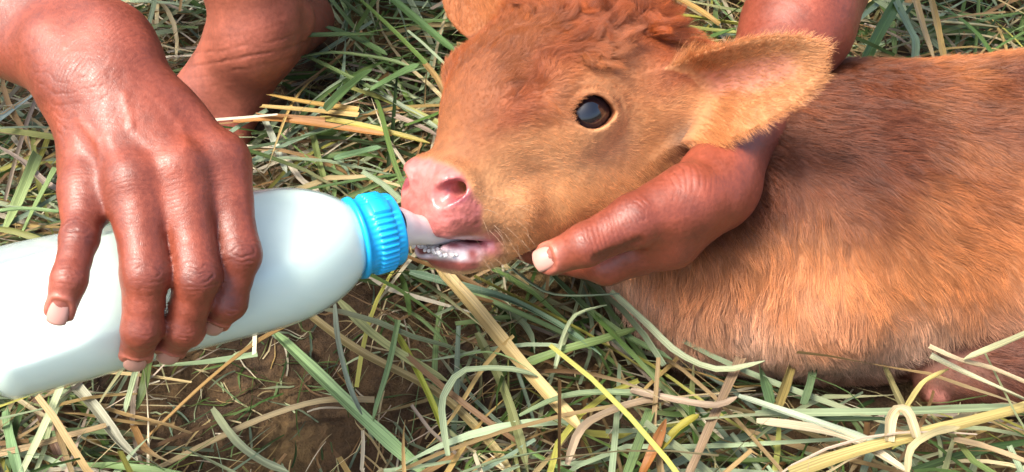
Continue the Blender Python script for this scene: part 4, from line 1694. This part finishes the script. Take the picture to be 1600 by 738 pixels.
def leaf_mesh(C, W, roll, fold, th):
    """one blade: gently channelled upper face, thin edge, lower face"""
    K_ = len(C)
    Tn = unit(np.gradient(C, axis=0))
    sd = unit(np.cross(Tn, np.array([0, 0, 1.0])))
    nn = np.cross(sd, Tn)
    c_, s_ = np.cos(roll)[:, None], np.sin(roll)[:, None]
    s2, n2 = sd * c_ + nn * s_, nn * c_ - sd * s_
    us = np.array([-1, -.72, -.36, -.06, .06, .36, .72, 1])
    hs = np.array([.30, .22, .05, -.10, -.10, .07, .20, .34]) * fold
    up_ = [C + s2 * (u_ * W * .5)[:, None] + n2 * (h_ * W)[:, None] for u_, h_ in zip(us, hs)]
    lo_ = [x_ - n2 * th for x_ in up_]
    rim = [up_[0], lo_[0], up_[-1], lo_[-1]]
    rows = up_ + lo_ + rim
    R_ = len(rows)
    V = np.stack(rows, 1)
    i = (np.arange(K_ - 1) * R_)
    m = len(us)
    qs = [np.stack([i + a_, i + a_ + 1, i + R_ + a_ + 1, i + R_ + a_], 1) for a_ in range(m - 1)]
    qs += [np.stack([i + m + a_, i + R_ + m + a_, i + R_ + m + a_ + 1, i + m + a_ + 1], 1) for a_ in range(m - 1)]
    qs += [np.stack([i + 2 * m + a_, i + 2 * m + a_ + 1, i + R_ + 2 * m + a_ + 1, i + R_ + 2 * m + a_], 1) for a_ in (0, 2)]
    ln = np.concatenate([[0], np.cumsum(np.linalg.norm(np.diff(C, axis=0), axis=1))])
    uu = np.concatenate([us, us, [-1, -1, 1, 1]]) * .5 + .5
    uv = np.stack([np.broadcast_to(uu, (K_, R_)), np.broadcast_to(ln[:, None], (K_, R_))], -1).reshape(-1, 2)
    return V.reshape(-1, 3), np.concatenate(qs), uv, R_


def single_blade(name, cat, group, label, path, wpx, colr, z=(.040, .040), roll=.0, fold=.25, taper='tip', twist=0.0):
    """one loose blade traced over the yard, lying at a height of its own"""
    path = np.array(path, float)
    n_ = len(path)
    tt_ = np.linspace(0, 1, n_)
    K_ = max(10, int(np.linalg.norm(np.diff(path, axis=0), axis=1).sum() / 22))
    ts = np.linspace(0, 1, K_)

    def spline(y):                                  # smooth path through the points
        out = np.zeros(K_)
        for i, t in enumerate(ts):
            k = min(int(t * (n_ - 1)), n_ - 2)
            f = t * (n_ - 1) - k
            p0, p1, p2, p3 = y[max(k - 1, 0)], y[k], y[k + 1], y[min(k + 2, n_ - 1)]
            out[i] = .5 * (2 * p1 + (p2 - p0) * f + (2 * p0 - 5 * p1 + 4 * p2 - p3) * f * f + (3 * p1 - p0 - 3 * p2 + p3) * f ** 3)
        return out
    X_, Y_ = spline(path[:, 0]), spline(path[:, 1])
    zz = np.interp(ts, np.linspace(0, 1, len(z)), z)
    zz = zz + .006 + .0012 * np.sin(ts * 7 + X_[0])
    C = np.array([G(a_, b_, c_) for a_, b_, c_ in zip(X_, Y_, zz)])[None]
    dep = (C[0] - CAM) @ FW
    Wd = .88 * wpx * S * dep
    if taper == 'tip':
        Wd = Wd * np.clip((1.01 - ts) * 3.5, .05, 1) ** .8
    elif taper == 'both':
        Wd = Wd * np.clip((1.01 - ts) * 6.0, .08, 1) ** .8 * np.clip((ts + .10) * 6, .1, 1)
    rl = roll + twist * (ts - .5)
    Wd = Wd * (1 + .06 * np.sin(ts * 13 + Y_[0]) + .04 * np.sin(ts * 29 + X_[0]))
    v, q, uv, R_ = leaf_mesh(C[0], Wd, rl, fold, .0004 if wpx > 9 else .0007)
    loc = C[0].mean(0)
    loc[2] = C[0][:, 2].min()
    col = np.repeat((cm(colr)[None] * .72 * (1 + .10 * np.sin(ts * 9 + X_[0]))[:, None]), R_, 0)
    o = mesh_obj(name, v - loc, q, M_BLADE, col=col, uv=uv + np.array([X_[0] * .37 % 50, Y_[0] * .21 % 50]))
    o.location = loc
    o['label'] = label
    o['category'] = cat
    o['group'] = group
    return o


GB = ('grass_blade', 'grass blade', 'loose grass blades lying on top')
ST = ('dry_straw', 'straw', 'loose dry straws lying on top')
BLADES = [
    (GB, 'broad bright green blade lying diagonally across the bare soil', [(428, 520), (520, 608), (600, 682), (672, 745)], 24, (178, 214, 146), (.020, .016, .012), 'both'),
    (ST, 'slim golden tan straw leaning over the soil up to the bottle', [(225, 690), (320, 600), (400, 536), (472, 497)], 10, (194, 156, 92), (.022, .03, .035), 'none'),
    (ST, 'pale straw lying across the soil, its end under the broad green blade', [(235, 738), (330, 690), (420, 650), (505, 626), (585, 625)], 12, (204, 184, 138), (.010, .010, .009), 'none'),
    (GB, 'pale green blade curving over the soil at the bottom edge', [(332, 638), (370, 690), (412, 722), (452, 738)], 14, (180, 190, 148), (.014, .018, .016), 'both'),
    (ST, 'long tan blade running from the bottle shoulder down to the bottom edge', [(478, 488), (560, 548), (680, 612), (755, 680), (805, 745)], 17, (186, 168, 112), (.030, .026, .024), 'both'),
    (GB, 'thin grey green stem drooping over the soil beside the broad green blade', [(523, 475), (528, 530), (545, 600), (566, 648)], 9, (168, 180, 150), (.050, .045, .020), 'both'),
    (GB, 'green stem standing between soil and grass, below the blue cap', [(622, 500), (608, 570), (590, 630), (582, 660)], 10, (140, 170, 110), (.040, .03, .014), 'tip'),
    (GB, 'pale yellow green blade beside the long tan blade, below the bottle shoulder', [(530, 470), (580, 520), (640, 562), (700, 596)], 15, (178, 184, 118), (.036, .034, .030), 'both'),
    (GB, 'bright yellow green narrow blade descending right of the soil', [(620, 520), (650, 575), (680, 640), (702, 700)], 11, (182, 190, 72), (.032, .030, .026), 'both'),
    (ST, 'broad pale yellow straw blade running down from the calf chin', [(686, 418), (740, 478), (800, 552), (862, 622), (912, 676)], 26, (222, 196, 132), (.052, .048, .044, .040), 'both'),
    (GB, 'pale green blade bent at a sharp elbow beside the broad yellow straw', [(700, 712), (690, 640), (700, 606), (728, 578), (800, 577), (840, 588)], 13, (176, 194, 150), (.040, .048, .050, .046), 'both'),
    (GB, 'wide light green blade crossing above the broad yellow straw', [(815, 572), (880, 548), (940, 532), (1000, 512)], 20, (140, 166, 100), (.044, .046, .048), 'both'),
    (GB, 'long blue green blade arching from the chin toward the calf chest', [(640, 425), (720, 447), (800, 470), (880, 512), (940, 555)], 14, (116, 146, 112), (.046, .05, .05, .046), 'both'),
    (GB, 'green blade slanting down right below the thumb nail', [(862, 430), (920, 486), (985, 530), (1050, 562)], 16, (122, 150, 98), (.040, .045, .044), 'both'),
    (GB, 'thin pale green stem curling below the thumb, its tip turned up', [(800, 420), (850, 455), (900, 462), (968, 458)], 7, (164, 182, 140), (.060, .058, .064), 'tip'),
    (GB, 'thin arched stem left of the calf chest', [(868, 572), (878, 530), (900, 492), (948, 476)], 7, (182, 196, 150), (.044, .055, .058), 'tip'),
    (GB, 'flat pale blade lying level under the broad yellow straw tip', [(812, 650), (880, 620), (960, 613), (1042, 620)], 13, (150, 172, 126), (.048, .050, .050), 'both'),
    (ST, 'grey brown blade folded double below the calf chest', [(886, 726), (902, 680), (930, 654), (1000, 628), (1062, 628)], 15, (186, 164, 132), (.046, .052, .054, .050), 'both'),
    (GB, 'green yellow blade hanging vertical at the middle of the bottom edge', [(745, 520), (780, 590), (805, 660), (825, 738)], 16, (146, 152, 96), (.034, .034, .032), 'both'),
    (GB, 'wide green blade at bottom edge beside an orange dry leaf', [(1018, 640), (1000, 690), (980, 745)], 19, (126, 152, 96), (.050, .050, .048), 'none'),
    (ST, 'small orange brown dry leaf standing at the bottom edge', [(1003, 742), (1022, 700), (1041, 655)], 20, (176, 116, 58), (.048, .052, .060), 'tip'),
    (GB, 'short olive yellow blade beside the orange dry leaf', [(1032, 702), (1058, 672), (1092, 648)], 19, (168, 160, 62), (.050, .055, .056), 'both'),
    (GB, 'pale arc of grass sweeping under the calf chest', [(955, 455), (1010, 505), (1060, 552), (1125, 578), (1195, 564)], 12, (188, 198, 154), (.062, .060, .055, .058), 'both'),
    (ST, 'grey brown flat straw coming out from under the calf belly to the bottom edge', [(1158, 560), (1128, 625), (1100, 690), (1076, 745)], 18, (166, 142, 112), (.045, .052, .050, .048), 'none'),
    (ST, 'pale brown straw crossing level over the grey brown straw', [(985, 610), (1060, 626), (1120, 634), (1152, 620)], 15, (190, 168, 140), (.054, .056, .058), 'both'),
    (GB, 'pale mint blade running down right from the crossing straws', [(1154, 619), (1230, 645), (1300, 668), (1390, 700)], 15, (196, 210, 178), (.058, .056, .054), 'both'),
    (ST, 'cream dry blade ending in a ragged point near the bottom right', [(1182, 658), (1270, 670), (1340, 690), (1425, 742)], 16, (222, 208, 170), (.056, .056, .056), 'both'),
    (GB, 'short upright dark green blade below the calf belly', [(1186, 566), (1196, 600), (1206, 634)], 19, (96, 128, 84), (.036, .042, .048), 'none'),
    (ST, 'short olive tan stalk below the calf belly', [(1238, 566), (1228, 600), (1216, 636)], 17, (164, 148, 88), (.036, .042, .048), 'none'),
    (GB, 'green blade standing out from under the belly, middle of the body', [(1272, 570), (1266, 600), (1256, 632)], 14, (120, 146, 104), (.034, .040, .046), 'none'),
    (ST, 'thin tan stalk under the belly near the folded leg', [(1380, 570), (1396, 605), (1412, 638)], 12, (150, 142, 96), (.034, .042, .046), 'none'),
    (GB, 'long level pale green blade beneath the folded leg', [(1180, 646), (1280, 645), (1400, 643), (1500, 639), (1610, 634)], 14, (160, 178, 134), (.050, .052, .052), 'both'),
    (GB, 'second level green blade just under the long pale one', [(1190, 640), (1300, 656), (1390, 654)], 15, (130, 160, 110), (.044, .046, .046), 'both'),
    (ST, 'broad spotted yellow straw rising to the right edge', [(1236, 742), (1340, 706), (1450, 678), (1540, 655), (1612, 636)], 27, (206, 188, 118), (.056, .060, .064), 'none'),
    (ST, 'cream straw folded into a narrow loop above the broad spotted straw', [(1389, 690), (1392, 655), (1405, 639), (1420, 648), (1432, 684)], 19, (222, 202, 154), (.060, .066, .072, .064), 'none'),
    (ST, 'curled pale straw hooping over the broad spotted straw', [(1418, 738), (1424, 700), (1460, 676), (1500, 668)], 13, (206, 192, 140), (.062, .070, .070), 'both'),
    (ST, 'pale straw lying over the folded leg, thick cut end to the left', [(1454, 556), (1510, 584), (1560, 606), (1610, 628)], 12, (208, 206, 164), (.072, .074, .072), 'none'),
    (ST, 'thin straw lying over the folded leg above the thick one', [(1452, 541), (1500, 562), (1550, 575), (1610, 600)], 8, (206, 186, 146), (.080, .082, .078), 'none'),
    (GB, 'pale blade with a green joint crossing the leg from the right edge', [(1612, 518), (1560, 540), (1530, 552), (1505, 562)], 13, (206, 206, 156), (.085, .088, .084), 'tip'),
    (ST, 'short yellow straw leaning on the folded leg', [(1417, 634), (1440, 600), (1462, 586), (1482, 576)], 9, (206, 190, 116), (.054, .060, .066), 'tip'),
    (ST, 'brown stained dry blade at the bottom right corner', [(1490, 688), (1540, 700), (1612, 726)], 18, (206, 180, 136), (.058, .058, .056), 'both'),
    (GB, 'wide pale green dry blade pointing down from under the bottle', [(112, 598), (150, 640), (185, 690), (215, 720)], 21, (190, 190, 162), (.028, .032, .030), 'both'),
    (ST, 'flat pinkish brown straw descending left of the wide pale blade', [(55, 612), (75, 670), (108, 745)], 20, (176, 142, 118), (.024, .024, .022), 'none'),
    (ST, 'tan straw lying level across the bottom left corner', [(-5, 710), (60, 695), (110, 680), (166, 665)], 12, (190, 164, 118), (.034, .036, .034), 'none'),
    (GB, 'dark green blade hanging below the fingertips', [(232, 560), (226, 600), (214, 640)], 16, (98, 118, 60), (.030, .034, .030), 'tip'),
    (GB, 'pale green blade beside the dark one below the fingertips', [(216, 570), (205, 610), (196, 645)], 12, (186, 204, 158), (.034, .036, .032), 'both'),
    (GB, 'light green stem lying level on the soil right of the fingertips', [(238, 572), (320, 566), (402, 553)], 10, (174, 200, 150), (.016, .014, .014), 'none'),
    (GB, 'thick pale green stalk at the bottom left edge', [(10, 640), (18, 690), (30, 745)], 18, (150, 186, 130), (.030, .034, .034), 'none'),
    (GB, 'pale blue green straight blade at the left edge below the wrist', [(-5, 188), (35, 160), (72, 136)], 12, (190, 212, 200), (.036, .040, .044), 'tip'),
    (ST, 'beige bent straw at the left edge beside the hand', [(-5, 228), (35, 252), (70, 285), (100, 300)], 14, (204, 184, 162), (.044, .048, .044), 'both'),
    (GB, 'thick light green stalk standing left of the little finger knuckle', [(8, 360), (30, 310), (58, 240)], 20, (172, 196, 126), (.040, .045, .052), 'none'),
    (GB, 'second light green stalk, nearer the hand, left of the little finger', [(32, 372), (58, 318), (88, 262)], 17, (156, 184, 112), (.044, .050, .054), 'none'),
    (GB, 'narrow green blade lying level just above the bottle base', [(-5, 330), (40, 326), (92, 331)], 9, (150, 184, 120), (.062, .064, .062), 'none'),
    (GB, 'green blade bent into a hook in front of the foot', [(438, 118), (424, 70), (410, 36), (418, 26), (452, 42), (475, 58)], 11, (146, 176, 92), (.050, .075, .085, .070), 'both'),
    (GB, 'long green blade lying level across the ankle', [(385, 56), (440, 57), (510, 55), (590, 54)], 12, (112, 140, 84), (.080, .074, .056), 'both'),
    (ST, 'golden straw on top of the bundle beside the foot', [(420, 148), (480, 160), (560, 172)], 13, (222, 184, 104), (.052, .052, .050), 'none'),
    (ST, 'pale golden straw in the middle of the bundle beside the foot', [(408, 166), (480, 172), (560, 180)], 12, (226, 196, 126), (.050, .050, .050), 'none'),
    (ST, 'orange tan straw at the lower side of the bundle beside the foot', [(364, 190), (430, 186), (520, 198), (612, 212)], 13, (206, 148, 84), (.048, .052, .048), 'both'),
    (ST, 'yellow straw pointing from the bundle toward the calf nose', [(500, 184), (580, 200), (672, 224)], 11, (214, 198, 104), (.046, .046, .044), 'both'),
    (ST, 'brown tinted straw at the frayed left end of the bundle', [(402, 178), (450, 182), (508, 188)], 9, (190, 140, 88), (.054, .054, .052), 'none'),
    (GB, 'grey green dry blade pointing from the bundle to the nose bridge', [(585, 142), (630, 168), (688, 204)], 12, (158, 172, 140), (.044, .044, .042), 'both'),
    (ST, 'pinkish dry blade below the grey green one near the nose', [(588, 172), (640, 190), (684, 212)], 11, (186, 166, 146), (.042, .042, .040), 'both'),
    (GB, 'broad dark green blade running up from the straw bundle', [(508, 172), (540, 140), (582, 108)], 17, (92, 122, 70), (.056, .058, .054), 'both'),
    (GB, 'broad green blade lying left of the calf right eye', [(578, 142), (612, 122), (655, 100)], 15, (112, 146, 88), (.052, .054, .052), 'both'),
    (GB, 'long green blade running down to the calf brow from the top edge', [(610, -4), (650, 30), (712, 82)], 16, (96, 130, 76), (.056, .058, .056), 'both'),
    (GB, 'green blade crossing in the middle of the grass between foot and calf', [(510, 42), (560, 62), (605, 86)], 15, (104, 134, 80), (.056, .056, .052), 'both'),
    (GB, 'slim green blade slanting down right through the middle of the grass', [(475, 86), (530, 112), (600, 148)], 9, (122, 146, 88), (.054, .054, .050), 'both'),
    (GB, 'slim level green blade arching above the slim slanting one', [(458, 92), (520, 82), (600, 92), (640, 104)], 8, (128, 152, 96), (.052, .056, .050), 'both'),
    (ST, 'brown curled dry leaf beside the calf brow', [(664, 100), (686, 128), (702, 164)], 11, (178, 146, 90), (.056, .058, .050), 'tip'),
    (GB, 'short pale green blade right above the blue cap', [(522, 248), (560, 238), (596, 230)], 11, (124, 160, 112), (.048, .050, .048), 'both'),
    (GB, 'green stem dropping behind the bottle shoulder', [(486, 198), (498, 250), (512, 300)], 11, (136, 152, 88), (.040, .038, .036), 'none'),
    (GB, 'white green flat blade behind the bottle, right of the index finger', [(412, 184), (430, 225), (448, 270)], 12, (214, 222, 196), (.040, .040, .038), 'both'),
    (ST, 'cream curling strip dropping behind the bottle', [(440, 236), (470, 280), (500, 300)], 10, (212, 200, 170), (.040, .040, .036), 'both'),
    (GB, 'wide green blade standing against the calf back at the top edge', [(1350, 102), (1368, 62), (1400, 4), (1408, -10)], 20, (112, 148, 78), (.062, .066, .060), 'both'),
    (GB, 'grey green blade bent down against the calf back', [(1398, 0), (1420, 45), (1430, 66), (1428, 98)], 15, (152, 178, 138), (.064, .068, .066), 'none'),
    (ST, 'straight straw rising from the calf back, left of two', [(1458, 92), (1444, 48), (1430, -6)], 11, (220, 194, 140), (.060, .064, .066), 'none'),
    (ST, 'straight straw rising from the calf back, right of two', [(1474, 88), (1466, 45), (1454, -6)], 11, (214, 184, 116), (.060, .064, .066), 'none'),
    (ST, 'level pale straw crossing behind the two straight straws', [(1424, 30), (1490, 36), (1560, 42)], 9, (220, 214, 164), (.050, .050, .050), 'both'),
    (GB, 'yellow green stalk right of the calf poll', [(1012, 22), (1090, 28), (1162, 40)], 12, (180, 180, 78), (.046, .048, .048), 'none'),
    (GB, 'lower yellow green stalk right of the calf poll', [(1030, 40), (1095, 46), (1150, 52)], 11, (170, 176, 88), (.046, .048, .048), 'none'),
    (ST, 'orange tan stalk slanting at the top edge left of the forearm', [(1052, -6), (1090, 14), (1124, 38)], 11, (200, 162, 92), (.052, .052, .050), 'none'),
    (GB, 'green blade rising beside the calf poll', [(1048, 76), (1090, 66), (1150, 44)], 12, (110, 144, 70), (.054, .056, .054), 'both'),
]
for (nm, ct, gr), lb, path, wpx, colr, zz, tp in BLADES:
    single_blade(nm, ct, gr, lb, path, wpx, colr, zz, roll=float(rng.normal(0, .25)), fold=float(rng.uniform(.25, .75)), taper=tp, twist=float(rng.normal(0, .8)))
print('blades', len(BLADES), round(time.time() - T0, 1))
